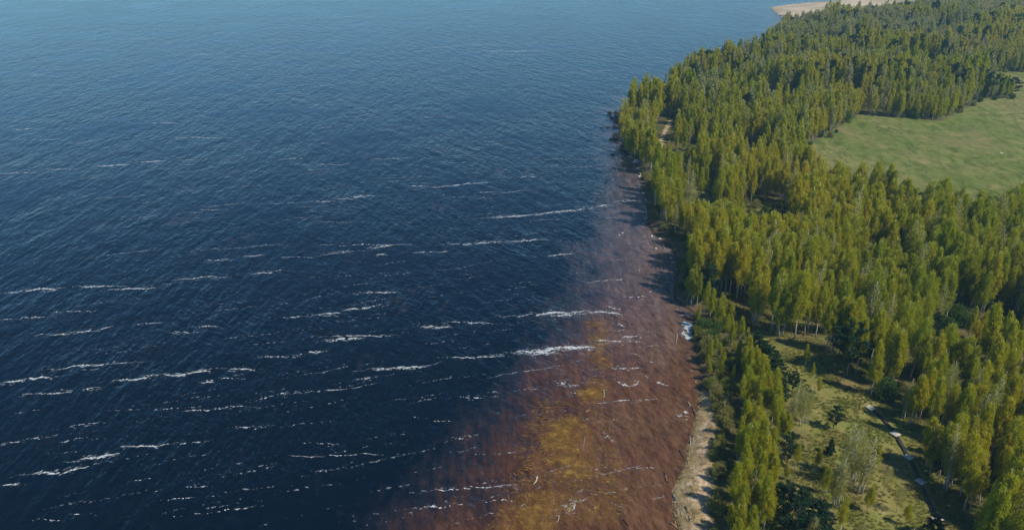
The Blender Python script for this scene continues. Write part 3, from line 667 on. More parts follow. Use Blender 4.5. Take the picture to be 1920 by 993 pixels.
r = np.random.default_rng(43); xs = [p_[0] for p_ in SAND]; ys = [p_[1] for p_ in SAND]; n = 60000
x = r.uniform(min(xs), max(xs), n); y = r.uniform(max(85, min(ys)), max(ys), n); z, dd = land_z(x, y)
k = inpoly(x, y, SAND) & (dd > -.3) & (dd < 5.5) & (fbm(x, y, 2.2, 3) + np.clip(.22 - dd * .07, -.12, .25) > r.uniform(.42, .66, n)); x, y, z = x[k], y[k], z[k]; n = len(x)
ang = R(78) + (fbm(x, y, 3, 29) - .5) * 3.2 + r.normal(size=n) * .3; L = r.uniform(.25, 1.0, n); Wd = r.uniform(.025, .07, n); dx, dy = np.cos(ang), np.sin(ang); z = z + r.uniform(.02, .07, n)
pts = np.stack([np.stack([x - dx * L / 2, y - dy * L / 2, z], 1), np.stack([x - dy * Wd, y + dx * Wd, z + .02], 1), np.stack([x + dx * L / 2, y + dy * L / 2, z], 1), np.stack([x + dy * Wd, y - dx * Wd, z + .02], 1)], 1)
M['straw'] = simple('straw', [(.3, (.10, .07, .03)), (.5, (.24, .18, .08)), (.75, (.40, .33, .18))], .8, .9, .1, objspace=False)
o = link(bpy.data.objects.new('wrack_line', mesh_np('wrack_line', pts.reshape(-1, 3), np.full(n, 4), np.arange(4 * n), [M['straw']])))
tag(o, 'straw coloured reed litter washed up in swirls on the sandy beach', 'reed litter', kind='stuff'); print('wrack', n)
# ------------------------------------------------------------------ landmarks used when describing where a thing stands
ORD = ['first', 'second', 'third', 'fourth', 'fifth', 'sixth', 'seventh', 'eighth', 'ninth', 'tenth', 'eleventh', 'twelfth', 'thirteenth', 'fourteenth', 'fifteenth',
       'sixteenth', 'seventeenth', 'eighteenth', 'nineteenth', 'twentieth', 'twenty-first', 'twenty-second', 'twenty-third', 'twenty-fourth', 'twenty-fifth', 'twenty-sixth', 'twenty-seventh', 'twenty-eighth', 'twenty-ninth', 'thirtieth']
MARKS = [((1632, 766), 'the top end platform of the boardwalk'), ((1678, 815), "the boardwalk's second pale platform"), ((1703, 858), "the boardwalk's middle pale platform"),
    ((1726, 903), "the boardwalk's fourth pale platform"), ((1757, 973), "the boardwalk's lowest pale platform"), ((1555, 853), 'the little dark spruce in the clearing'),
    ((1562, 806), 'the lone pine in the clearing'), ((1477, 865), 'the leaning dark pine by the shore wood'), ((1500, 990), 'the big dark pine clump at the bottom edge'),
    ((1430, 705), 'the dark pine row behind the beach'), ((1330, 760), 'the top end of the sandy beach'), ((1335, 860), 'the middle of the sandy beach'), ((1330, 960), 'the lower end of the sandy beach'),
    ((1297, 616), 'the foamy inlet'), ((1305, 570), 'the undercut point by the inlet'), ((1490, 637), 'the tallest bare white trunk at the clearing edge'), ((1575, 617), 'the pale log in the open wood'),
    ((1590, 700), 'the thin dark pine trunk at the clearing edge'), ((1665, 729), 'the paired white trunks above the boardwalk'), ((1772, 918), 'the leaning white trunks right of the boardwalk'),
    ((1880, 632), 'the round bright bush in the dark gap'), ((1800, 600), 'the bushes by the dark gap'), ((1400, 590), 'the shaded trunks behind the inlet'), ((1850, 800), 'the tall olive birches at the right'),
    ((1905, 900), 'the lower right corner'), ((1700, 600), 'the dense wood above the boardwalk'), ((1350, 500), 'the bank wood above the inlet'), ((1212, 385), 'the pale logs on the upper shore'), ((1245, 440), 'the brushy bulge of the shore'),
    ((1180, 285), 'the bare trunks on the wooded point'), ((1430, 405), 'the thin brown gap in the wood'), ((1300, 360), 'the small clearing near the point'), ((1240, 280), 'the sandy path on the point')]
MK = np.array([at(*p_) for p_, _ in MARKS])
CHILD = {}
MARKS += [((1500, 300), "the field's left corner"), ((1640, 385), 'the near edge of the field'), ((1800, 425), 'the bottom tip of the field'), ((1915, 350), "the field's right side"),
    ((1680, 222), 'the straight wood edge behind the field'), ((1870, 188), 'the tongue of low trees in the field'), ((1880, 132), 'the dark wood front at the back of the field'), ((1300, 165), 'the pale clearing strip behind the point'),
    ((1440, 180), 'the grey treeline behind the point'), ((1500, 75), 'the cove below the sandy spit'), ((1560, 40), 'the sandy spit'), ((1750, 60), 'the far blue wood'), ((1400, 250), 'the bright wood between point and field')]
MK = np.array([at(*p_) for p_, _ in MARKS])
def register(objs):
    """objs: list of (object, x, y, look, noun). Writes a label of its own on each."""
    P_ = np.array([(a[1], a[2]) for a in objs]); d = np.hypot(P_[:, None, 0] - MK[None, :, 0], P_[:, None, 1] - MK[None, :, 1])
    mi = d.argmin(1); groups = {}
    for k, (o_, x, y, look, noun) in enumerate(objs):
        dx, dy = x - MK[mi[k], 0], y - MK[mi[k], 1]
        side = ('right of' if dx > 0 else 'left of') if abs(dx) > abs(dy) * .8 else ('beyond' if dy > 0 else 'in front of')
        groups.setdefault((mi[k], side, noun), []).append((d[k, mi[k]], k))
    for (m_, side, noun), L in groups.items():
        L.sort()
        for q, (_, k) in enumerate(L):
            look = objs[k][3]
            pre = '' if len(L) == 1 else (('nearest' if q == 0 else ORD[q] + ' nearest') + ' ' if q < len(ORD) else 'in the crowd ')
            lab = f'{look} {noun}, ' + (f'{pre.strip()} {side} ' if pre else f'{side} ') + MARKS[m_][1]
            w_ = lab.split()
            objs[k][0]['label'] = lab if len(w_) <= 16 else f'{noun} ' + (f'{pre.strip()} ' if pre else '') + f'{side} ' + MARKS[m_][1]
def place(name, kind, var, x, y, sc, rz, tint, cat, group, trunk='trunk', crown='crown', sxy=None):
    tm, cm, _ = LIB[kind, var]
    e = empty(name, (x, y, float(gz(x, y)[0])), rz); s2 = sxy or sc
    e.scale = (s2, s2, sc); e['category'] = cat; e['group'] = group
    a = link(bpy.data.objects.new(trunk, tm)); a.parent = e; a['tint'] = float(tint)
    b_ = link(bpy.data.objects.new(crown, cm)); b_.parent = e; b_['tint'] = float(tint)
    return e
def look_birch(kind, tint, h):
    if kind == 'pale': return 'half-bare pale'
    c = 'fresh green' if tint < .3 else ('yellow-green' if tint < .55 else ('olive gold' if tint < .8 else 'rusty olive'))
    return c if 11 < h < 17 else (('tall ' if h >= 17 else 'low ') + c)

# ------------------------------------------------------------------ where the trees stand
def jitter_grid(x0, x1, y0, y1, s_, r):
    a, b_ = np.meshgrid(np.arange(x0, x1, s_), np.arange(y0, y1, s_)); a = a + (np.arange(a.shape[0]) % 2)[:, None] * s_ / 2
    return (a + r.uniform(-.38, .38, a.shape) * s_).ravel(), (b_ + r.uniform(-.38, .38, b_.shape) * s_).ravel()
r = np.random.default_rng(99)
trees = []      # (x, y, height, kind, tint, fixed)
def T(px, py, h, kind='birch', tint=None, w=1.0):
    x, y = at(px, py, 1.2); trees.append((x, y, h, kind, r.uniform(.2, .8) if tint is None else tint, w))
for a in [(1490,637,19,'birch',.35),(1459,632,17,'birch',.2),(1466,633,16,'birch',.3),(1446,624,16,'birch',.15),(1511,630,18,'birch',.5),(1517,618,17,'birch',.4),(1528,634,15,'birch',.35),
    (1548,664,15,'birch',.3),(1556,661,16,'birch',.55),(1561,664,15,'birch',.4),(1576,668,14,'birch',.35),(1581,672,15,'birch',.5),(1590,673,16,'birch',.45),(1587,707,15,'birch',.25),
    (1603,706,15,'birch',.4),(1628,695,16,'birch',.3),(1632,745,14,'birch',.45),(1641,690,16,'birch',.4),(1655,715,15,'birch',.5),(1665,728,16,'birch',.3),(1669,730,15,'birch',.55),
    (1692,788,10,'pale',.4),(1704,800,12,'birch',.6),(1713,797,12,'birch',.55),(1722,790,13,'birch',.65),(1735,878,12,'birch',.6),(1743,890,11,'birch',.5),(1760,898,13,'birch',.4),(1773,919,15,'pale',.5),
    (1778,912,15,'birch',.55),(1800,930,14,'birch',.6),(1562,950,11,'pale',.4),(1570,952,12,'pale',.6),(1590,915,14,'pale',.3),(1585,900,13,'pale',.5),(1600,905,12,'pale',.6),
    (1500,800,10,'pale',.3),(1478,800,9,'pale',.4),(1512,795,9,'pale',.35),(1490,785,9,'pale',.3),(1445,800,11,'birch',.25),(1452,812,10,'birch',.3),(1460,830,8,'birch',.3),(1475,900,4,'birch',.4),
    (1446,905,7,'birch',.4),(1412,950,8,'pale',.3),(1306,573,10,'birch',.25),(1297,568,11,'birch',.3),(1289,563,10,'birch',.35),(1320,590,10,'birch',.2),(1330,600,9,'birch',.3),(1345,610,8,'birch',.25),
    (1360,640,7,'birch',.2),(1372,655,7,'birch',.25),(1355,600,8,'birch',.3),(1385,650,8,'birch',.15),(1289,350,12,'pale',.3),(1300,372,13,'birch',.2),(1311,374,12,'birch',.3),(1322,370,12,'birch',.25),(1278,372,12,'birch',.3),
    (1178,284,16,'birch',.6),(1182,287,17,'birch',.55),(1173,262,17,'birch',.7),(1170,240,16,'birch',.75),(1186,292,15,'birch',.5),(1190,294,15,'birch',.5),(1175,276,16,'birch',.65),
    (1835,640,9,'birch',.85),(1825,655,10,'birch',.75),(1812,640,10,'birch',.35),(1520,1040,8,'pale',.4),(1610,1030,6,'pale',.4),(1700,1060,8,'pale',.5),(1660,1030,4,'pale',.5)]:
    T(*a)
for a in [(1562,806,5.6),(1484,742,5.5),(1477,865,6.5),(1425,706,9),(1436,716,8.5),(1448,738,8),(1455,752,7),(1412,690,9),(1465,760,4.5),(1470,968,7),(1500,985,7.5),(1528,1000,7),(1482,1012,8),(1545,1015,6),(1515,1030,7),
    (1757,892,8),(1590,702,13),(1608,690,11),(1460,950,5),(1745,1010,5)]:
    T(a[0], a[1], a[2], 'pine')
for a in [(1520,720,5,'birch',.3),(1535,742,4,'birch',.4),(1508,690,6,'birch',.3),(1600,790,5,'pale',.4),(1615,850,6,'pale',.4),(1640,880,5,'birch',.5),(1530,880,5,'birch',.4),(1655,930,7,'pale',.5),(1625,960,6,'birch',.5),(1680,960,6,'pale',.4),(1575,1000,8,'birch',.5),(1545,925,7,'birch',.4),(1610,925,12,'pale',.4),(1470,840,8,'birch',.35),(1490,880,6,'birch',.4),(1695,985,5,'birch',.6)]: T(*a)
T(1555, 853, 3.9, 'spruce'); T(1432, 820, 3.0, 'spruce')
for a in [(1880,632,5.5),(1868,640,4.5),(1895,642,4.5),(1905,650,4.5),(1855,655,4),(1840,652,4),(1795,600,4.6),(1785,594,4),(1805,612,4.2),(1818,576,5),(1780,620,4),(1765,612,3.8),(1875,664,4),
    (1775,748,3.4),(1762,742,3.2),(1782,760,2.8),(1335,640,3.5),(1345,625,3.4),(1325,620,3.2),(1315,612,2.8)]:
    T(a[0], a[1], a[2], 'bush')
fixed = [(t_[0], t_[1]) for t_ in trees]; FX = np.array(fixed)
def fill(poly, sp_, hlo, hhi, kind_fn, r, excl=(), mind=2.2):
    xs = [p_[0] for p_ in poly]; ys = [p_[1] for p_ in poly]
    x, y = jitter_grid(min(xs), max(xs), min(ys), max(ys), sp_, r); k = inpoly(x, y, poly)
    for e_ in excl: k &= ~inpoly(x, y, e_)
    x, y = x[k], y[k]; k = sdist(x, y, LAND) > .6; x, y = x[k], y[k]
    dm = np.min(np.hypot(x[:, None] - FX[None, :, 0], y[:, None] - FX[None, :, 1]), 1); k = dm > mind; x, y = x[k], y[k]
    for a, b_ in zip(x, y):
        kd, tn = kind_fn(a, b_); trees.append((a, b_, r.uniform(hlo, hhi), kd, tn, 1.0))
fill(BEACHWOOD, 2.7, 7.0, 11.0, lambda a, b_: ('birch', float(np.clip(r.normal(.38, .14), 0, 1))), r, mind=1.8)
fill(WILLOW, 2.1, 1.6, 3.0, lambda a, b_: ('willow', r.random()), r, (BEACHWOOD,), mind=1.5)
for i_ in range(len(trees)):
    t_ = trees[i_]
    if t_[3] == 'willow' and r.random() < .33 and dist_poly(np.array([t_[0]]), np.array([t_[1]]), SAND)[0] > 3.5: trees[i_] = (t_[0], t_[1], r.uniform(3.5, 6.5), 'birch', float(r.uniform(.25, .6)), 1.0)
# the wood itself: everything else on land that is not open
WOOD = P([(1150, 1190), (2150, 1190), (2350, 500), (2700, 60), (2700, -25), (1100, -25), (1000, 300)])
x, y = jitter_grid(-20, 1100, 60, 1050, 2.95, r)
u, v = to_px(x, y, 1.2)
d = np.full(x.shape, -1.0); k0 = (u > 1120) & (u < 2080) & (v > -12) & (v < 1190); x, y, u, v = x[k0], y[k0], u[k0], v[k0]
d = sdist(x, y, LAND); near_off = np.where(y < 260, 4.5, np.where(y < 420, 2.4, 1.2))
k = (d > near_off)
for pz in [FIELD, MEADOW, SAND, SPIT, BEACHWOOD, WILLOW] + GAPS: k &= ~inpoly(x, y, pz)
k &= ~(inpoly(x, y, UNDER) & (r.random(len(x)) < .55))
PREBEACH = P([(1290, 1190), (1300, 900), (1340, 700), (1300, 590), (1340, 575), (1400, 600), (1425, 640), (1450, 700), (1450, 1190)])
k &= ~inpoly(x, y, PREBEACH)
k &= ~((dist_poly(x, y, POINT_PATH, False) < 5.2)) & ~((u > 1225) & (u < 1300) & (v > 300) & (v < 350) & (r.random(len(x)) < .5))
k &= ~((v > 640) & (r.random(len(x)) < .18))
dens = fbm(x, y, 26, 77); k &= (r.random(len(x)) < np.clip((dens - np.where(v > 380, .2, .28)) * 7, .1, 1)) | (np.abs(sdist(x, y, FIELD)) < 9)
x, y, u, v = x[k], y[k], u[k], v[k]
k = np.min(np.hypot(x[:, None] - FX[None, :, 0], y[:, None] - FX[None, :, 1]), 1) > 2.4; x, y, u, v = x[k], y[k], u[k], v[k]
tn = fbm(x, y, 45, 31); hn = fbm(x, y, 30, 55); far_dark = fbm(x, y, 55, 91)
for i in range(len(x)):
    h = 10.5 + 8.0 * hn[i] + r.normal() * 2.0
    if y[i] > 330: h *= .82 + .36 * float(np.clip((vnoise(x[i] / 3.5 + y[i] * .12, y[i] - x[i] * .25, 34, 8) - .42) * 9, 0, 1))
    if u[i] < 1262 and 160 < v[i] < 300: h += 1.2
    if u[i] < 1275 and 120 < v[i] < 170: h *= .45 + .5 * max(0, u[i] - 1215) / 60
    if u[i] > 1842 and 165 < v[i] < 195: h *= .5
    if 1225 < u[i] < 1480 and 420 < v[i] < 540: h = max(5.5, min(h, (v[i] - (376 if u[i] < 1375 else 402)) / 5.8 + r.normal() * .5))
    if 1225 < u[i] < 1300 and 300 < v[i] < 350: h *= .65
    tint = float(np.clip(.40 + (tn[i] - .5) * 1.0 + r.normal() * .15, 0, 1))
    if u[i] < 1235 and v[i] < 300: tint = min(1, tint * .5 + .38)
    kd = 'birch'; q = r.random()
    if q < .07 + .25 * max(0, tn[i] - .6): kd = 'pale'
    bare = fbm(x[i] + 300, y[i], 60, 17)
    if y[i] > 340 and q < (.08 + .9 * min(1, (y[i] - 340) / 350)) * np.clip((bare - .36) * 4, .1, 1): kd = 'pale'
    if y[i] > 420 and q > .90 - .5 * max(0, far_dark[i] - .5): kd = 'pine'; h *= .85
    elif q > .985: kd = 'pine'; h *= .7
    elif q > .945: kd = 'bush'; h = r.uniform(3.5, 6.5)
    trees.append((x[i], y[i], h, kd, tint, 1.0))
# undergrowth along the edges of the wood and of the field
x, y = jitter_grid(30, 520, 100, 640, 3.4, r); dF = np.abs(sdist(x, y, FIELD)); dL = sdist(x, y, LAND)
k = ((dF < 3.0) & (r.random(len(x)) < .3)) | ((dL > .8) & (dL < 5) & (y > 190) & (r.random(len(x)) < .6))
for g_ in (GAPS[6], GAPS[8], GAPS[0]): k |= inpoly(x, y, g_) & (r.random(len(x)) < .6)
k &= ~inpoly(x, y, SAND) & ~inpoly(x, y, MEADOW) & (dL > .8)
for a, b_ in zip(x[k], y[k]): trees.append((a, b_, r.uniform(1.6, 3.4), 'willow' if r.random() < .6 else 'bush', r.random(), 1.0))

# ------------------------------------------------------------------ the nearest of each kind are objects, the rest one stuff object per kind
BASEH = {'birch': 16, 'pale': 16, 'pine': 7, 'spruce': 4, 'willow': 2.6, 'bush': 4.5, 'far': 15, 'farpale': 15}
fam = lambda k_: 'birch' if k_ in ('birch', 'pale') else k_
A_ = {}
for t_ in trees: A_.setdefault(fam(t_[3]), []).append(t_)
INFO = {'birch': ('birch_tree', 'birch', 'birches of the lakeside wood'), 'pine': ('pine_tree', 'pine', 'dark pines scattered in the wood'), 'spruce': ('spruce_tree', 'spruce', 'small spruces in the clearing'),
        'willow': ('willow_shrub', 'willow', 'willow shrubs along bank and wood edge'), 'bush': ('leafy_bush', 'bush', 'leafy bushes at the wood edges')}
rest = []
nvar = {k_: sum(1 for q in LIB if q[0] == k_) for k_ in {q[0] for q in LIB}}
for f_, L in A_.items():
    P_ = np.array([(t_[0], t_[1], t_[2]) for t_ in L]); u0, v0 = to_px(P_[:, 0], P_[:, 1], 1.2); u1, v1 = to_px(P_[:, 0], P_[:, 1], P_[:, 2])
    vis = (u0 > -5) & (u1 > 0) & (u1 < 1935) & (v0 > 4) & (v1 < 985)
    size = P_[:, 2] / np.hypot(P_[:, 1], CAM_H)
    size = np.where(vis, size / np.where(f_ in ('birch',), P_[:, 2] ** .5, 1), -1)
    order = np.argsort(-size); named = []
    for q, i in enumerate(order):
        x_, y_, h, kd, tint, w_ = L[i]
        if q < 298 and vis[i]:
            var = int(r.integers(nvar[kd])); sc = h / BASEH[kd]
            sxy = sc * (r.uniform(.9, 1.15) if f_ != 'birch' else r.uniform(.82, 1.25) * (1 if h > 12 else 1.18))
            name, cat, grp = INFO[f_]
            e = place(name, kd, var, x_, y_, sc, float(r.uniform(0, 6.28)), tint, cat, grp, trunk='stems' if f_ in ('willow', 'bush') else 'trunk', crown='foliage' if f_ in ('willow', 'bush') else 'crown', sxy=sxy)
            if f_ == 'birch': look = look_birch(kd, tint, h)
            elif f_ == 'pine': look = 'tall dark' if h > 8 else ('dark' if h > 6 else 'small dark')
            elif f_ == 'spruce': look = 'small conical'
            elif f_ == 'willow': look = 'low grey-green' if h < 2.6 else 'grey-green'
            else: look = 'rounded green' if h > 4 else 'low green'
            named.append((e, x_, y_, look, cat if f_ != 'birch' else 'birch'))
        else: rest.append(L[i])
    register(named)
    print(f_, len(L), 'named', len(named))

SRC = {}
def source_collection(cname, keys):
    c = bpy.data.collections.new(cname)
    for j, kk in enumerate(keys):
        o_ = bpy.data.objects.new('%s_%02d' % (cname, j), LIB[kk][2]); c.objects.link(o_)
    return c
def scatter(name, coll, pts, label, cat):
    """pts rows: x, y, z, rotz, sxy, sz, index, tint"""
    pts = np.array(pts, np.float32); n = len(pts); me = bpy.data.meshes.new(name); me.vertices.add(n); me.vertices.foreach_set('co', pts[:, :3].ravel())
    for nm, cdx in (('rz', 3), ('tint', 7)):
        a = me.attributes.new(nm, 'FLOAT', 'POINT'); a.data.foreach_set('value', pts[:, cdx].copy())
    a = me.attributes.new('idx', 'INT', 'POINT'); a.data.foreach_set('value', pts[:, 6].astype(np.int32))
    a = me.attributes.new('scl', 'FLOAT_VECTOR', 'POINT'); a.data.foreach_set('vector', pts[:, [4, 4, 5]].ravel())
    o_ = link(bpy.data.objects.new(name, me)); tag(o_, label, cat, kind='stuff')
    g = bpy.data.node_groups.new(name + '_scatter', 'GeometryNodeTree')
    g.interface.new_socket('Geometry', in_out='INPUT', socket_type='NodeSocketGeometry'); g.interface.new_socket('Geometry', in_out='OUTPUT', socket_type='NodeSocketGeometry')
    gi = g.nodes.new('NodeGroupInput'); go = g.nodes.new('NodeGroupOutput')
    ci = g.nodes.new('GeometryNodeCollectionInfo'); ci.inputs['Collection'].default_value = coll; ci.inputs['Separate Children'].default_value = True; ci.inputs['Reset Children'].default_value = True
    ip = g.nodes.new('GeometryNodeInstanceOnPoints'); ip.inputs['Pick Instance'].default_value = True
    def na(nm, dt):
        q = g.nodes.new('GeometryNodeInputNamedAttribute'); q.data_type = dt; q.inputs['Name'].default_value = nm; return q.outputs[0]
    cx = g.nodes.new('ShaderNodeCombineXYZ'); g.links.new(na('rz', 'FLOAT'), cx.inputs[2])
    g.links.new(gi.outputs[0], ip.inputs['Points']); g.links.new(ci.outputs[0], ip.inputs['Instance'])
    g.links.new(na('idx', 'INT'), ip.inputs['Instance Index']); g.links.new(cx.outputs[0], ip.inputs['Rotation']); g.links.new(na('scl', 'FLOAT_VECTOR'), ip.inputs['Scale'])
    g.links.new(ip.outputs[0], go.inputs[0])
    md = o_.modifiers.new('scatter', 'NODES'); md.node_group = g
    return o_
for f_, kinds, name, label, cat in (('birch', ['birch', 'pale', 'far', 'farpale'], 'birch_forest', 'yellow-green birch forest filling the land behind the nearer trees', 'forest'),
        ('pine', ['pine'], 'pine_wood', 'dark pines dotted through the far birch forest', 'forest'), ('willow', ['willow'], 'willow_thicket', 'low grey-green willow thicket along the far edges', 'thicket'),
        ('bush', ['bush'], 'undergrowth', 'leafy green undergrowth beneath the far trees', 'undergrowth')):
    keys = [(k_, i) for k_ in kinds for i in range(nvar[k_])]; L = [t_ for t_ in rest if fam(t_[3]) == f_]
    if not L: continue
    zz = gz([t_[0] for t_ in L], [t_[1] for t_ in L]); rows = []
    for t_, z in zip(L, zz):
        x_, y_, h, kd, tint, w_ = t_
        if f_ == 'birch' and y_ > 300: kd = 'far' if kd == 'birch' else 'farpale'
        var = keys.index((kd, int(r.integers(nvar[kd])))); sc = h / BASEH[kd]
        rows.append((x_, y_, z, r.uniform(0, 6.28), sc * r.uniform(.82, 1.28), sc, var, tint))
    scatter(name, source_collection(f_ + '_source', keys), rows, label, cat); print(name, len(rows))

# ------------------------------------------------------------------ grass tufts, dead leaves of grass over clearing and wood floor
def tuft(seed, n, h, w_):
    rr = np.random.default_rng(seed); a = rr.uniform(0, 6.28, n); rad = rr.uniform(0, w_, n)
    C = np.stack([np.cos(a) * rad, np.sin(a) * rad, rr.uniform(.3, .5, n) * h], 1)
    A = unit(np.stack([np.cos(a) * .7, np.sin(a) * .7, np.ones(n)], 1) + rnd_dir(rr, n) * .4) * h * rr.uniform(.35, .6, n)[:, None]
    B = unit(np.cross(A, rnd_dir(rr, n))) * .035
    v_, f_, i_, t_ = leaves(C, A, B, rr.uniform(0, 1, n)); return mesh_np('grass_tuft', v_, f_, i_, [M['grass_leaf']], None, {'twig': t_})
gc = bpy.data.collections.new('grass_source')
for i in range(4): gc.objects.link(bpy.data.objects.new('grass_source_%02d' % i, tuft(300 + i, 34, .45, .35)))
x, y = jitter_grid(30, 130, 85, 240, .62, r); k = (inpoly(x, y, MEADOW) | inpoly(x, y, UNDER)) & (fbm(x, y, 4, 8) > r.uniform(.25, .65, len(x))); x, y = x[k], y[k]
z = gz(x, y); tg = np.clip(fbm(x, y, 12, 13) * 1.7 - .35 + r.normal(size=len(x)) * .15, 0, 1)
BWL = [at(*p_, 1.3) for p_ in [(1628, 762), (1655, 788), (1678, 815), (1692, 838), (1703, 858), (1715, 880), (1726, 903), (1736, 930), (1757, 973), (1772, 1000), (1800, 1060)]]
k = dist_poly(x, y, BWL, False) > 1.1; x, y, z, tg = x[k], y[k], z[k], tg[k]
rows = np.stack([x, y, z, r.uniform(0, 6.28, len(x)), r.uniform(.7, 1.5, len(x)), r.uniform(.4, 1.1, len(x)), r.integers(0, 4, len(x)), tg], 1)
scatter('grass', gc, rows, 'tufted straw-yellow and green grass over the clearing', 'grass'); print('grass', len(rows))

# ------------------------------------------------------------------ boardwalk: dark planks laid end to end with five pale platforms
bw = [(1628, 762), (1655, 788), (1678, 815), (1692, 838), (1703, 858), (1715, 880), (1726, 903), (1736, 930), (1757, 973), (1772, 1000), (1800, 1060)]
pw = [at(*p_, 1.3) for p_ in bw]
e = empty('boardwalk', (pw[0][0], pw[0][1], 0)); tag(e, 'dark plank boardwalk with five pale platforms crossing the grassy clearing', 'boardwalk')
path = []
for (ax, ay), (bx, by) in zip(pw[:-1], pw[1:]):
    L = math.hypot(bx - ax, by - ay); n = max(1, round(L / 3.2))
    for k in range(n): path.append(((ax + (bx - ax) * k / n, ay + (by - ay) * k / n), (ax + (bx - ax) * (k + 1) / n, ay + (by - ay) * (k + 1) / n)))
def gtop(x, y): return float(gz([x], [y])[0])
for (a, b_) in path:
    L = math.hypot(b_[0] - a[0], b_[1] - a[1]); rz = math.atan2(b_[1] - a[1], b_[0] - a[0]) - math.pi / 2
    z = max(gtop(*a), gtop(*b_), gtop((a[0] + b_[0]) / 2, (a[1] + b_[1]) / 2)) + .16
    for s_ in (-1, 1):
        mb = MB(); mb.box((0, 0, 0), (.34, L - .06, .05))
        me = mb.mesh('plank', [M['plank_wood']]); o_ = link(bpy.data.objects.new('plank', me)); o_.parent = e
        cx_, cy_ = (a[0] + b_[0]) / 2, (a[1] + b_[1]) / 2
        o_.location = (cx_ + math.cos(rz) * .19 * s_ - e.location.x, cy_ + math.sin(rz) * .19 * s_ - e.location.y, z + random.uniform(0, .02)); o_.rotation_euler = (0, 0, rz + random.uniform(-.012, .012))
    mb = MB(); mb.box((0, 0, 0), (.7, .12, .16)); o_ = link(bpy.data.objects.new('crossbeam', mb.mesh('crossbeam', [M['plank_wood']]))); o_.parent = e
    o_.location = (a[0] - e.location.x, a[1] - e.location.y, z - .11); o_.rotation_euler = (0, 0, rz)
for (px_, py_) in ((1632, 766), (1678, 815), (1703, 858), (1726, 903), (1757, 973)):
    x_, y_ = at(px_, py_, 1.5); mb = MB(); i = 0
    for k in range(9): mb.box((0, -.72 + k * .18, random.uniform(0, .012)), (1.6, .165, .04))
    mb.box((-.5, 0, -.07), (.09, 1.4, .09)); mb.box((.5, 0, -.07), (.09, 1.4, .09))
    o_ = link(bpy.data.objects.new('platform', mb.mesh('platform', [M['platform_wood']]))); o_.parent = e
    o_.location = (x_ - e.location.x, y_ - e.location.y, gtop(x_, y_) + .34); o_.rotation_euler = (0, 0, R(28))

# ------------------------------------------------------------------ driftwood, stumps and stones
def log_between(p0, p1, rad, m_, z0=.12, z1=.12, bend=.15, twigs=2, name='driftwood_log'):
    a = Vector((*at(*p0), z0)); b_ = Vector((*at(*p1), z1))
    for q in (a, b_):
        g_ = gtop(q.x, q.y)
        if g_ > q.z - .08: q.z = g_ + rad * .8
    c = (a + b_) / 2; L = (b_ - a).length; mb = MB(); pts = []; n = 6
    side = Vector((-(b_ - a).y, (b_ - a).x, 0)).normalized()
    ph = random.uniform(0, 6)
    for i in range(n + 1):
        q = i / n; pts.append(a.lerp(b_, q) - c + side * math.sin(q * 3.1 + ph) * bend + Vector((0, 0, .06 * math.sin(q * 9 + ph))))
    mb.tube(pts, [rad * (1.5 if i == 0 else 1 - .6 * i / n) for i in range(n + 1)], 7)
    o_ = link(bpy.data.objects.new(name, mb.mesh(name, [m_], True))); o_.location = c
    for k in range(twigs):
        q = random.uniform(.3, .9); s_ = random.choice((-1, 1)); st = a.lerp(b_, q) - c; d_ = (side * s_ + (b_ - a).normalized() * .6 + Vector((0, 0, .5))).normalized() * L * random.uniform(.08, .16)
        mt = MB(); mt.tube([st, st + d_], [rad * .4, rad * .12], 5)
        t_ = link(bpy.data.objects.new('broken_branch', mt.mesh('broken_branch', [m_]))); t_.parent = o_
    return o_
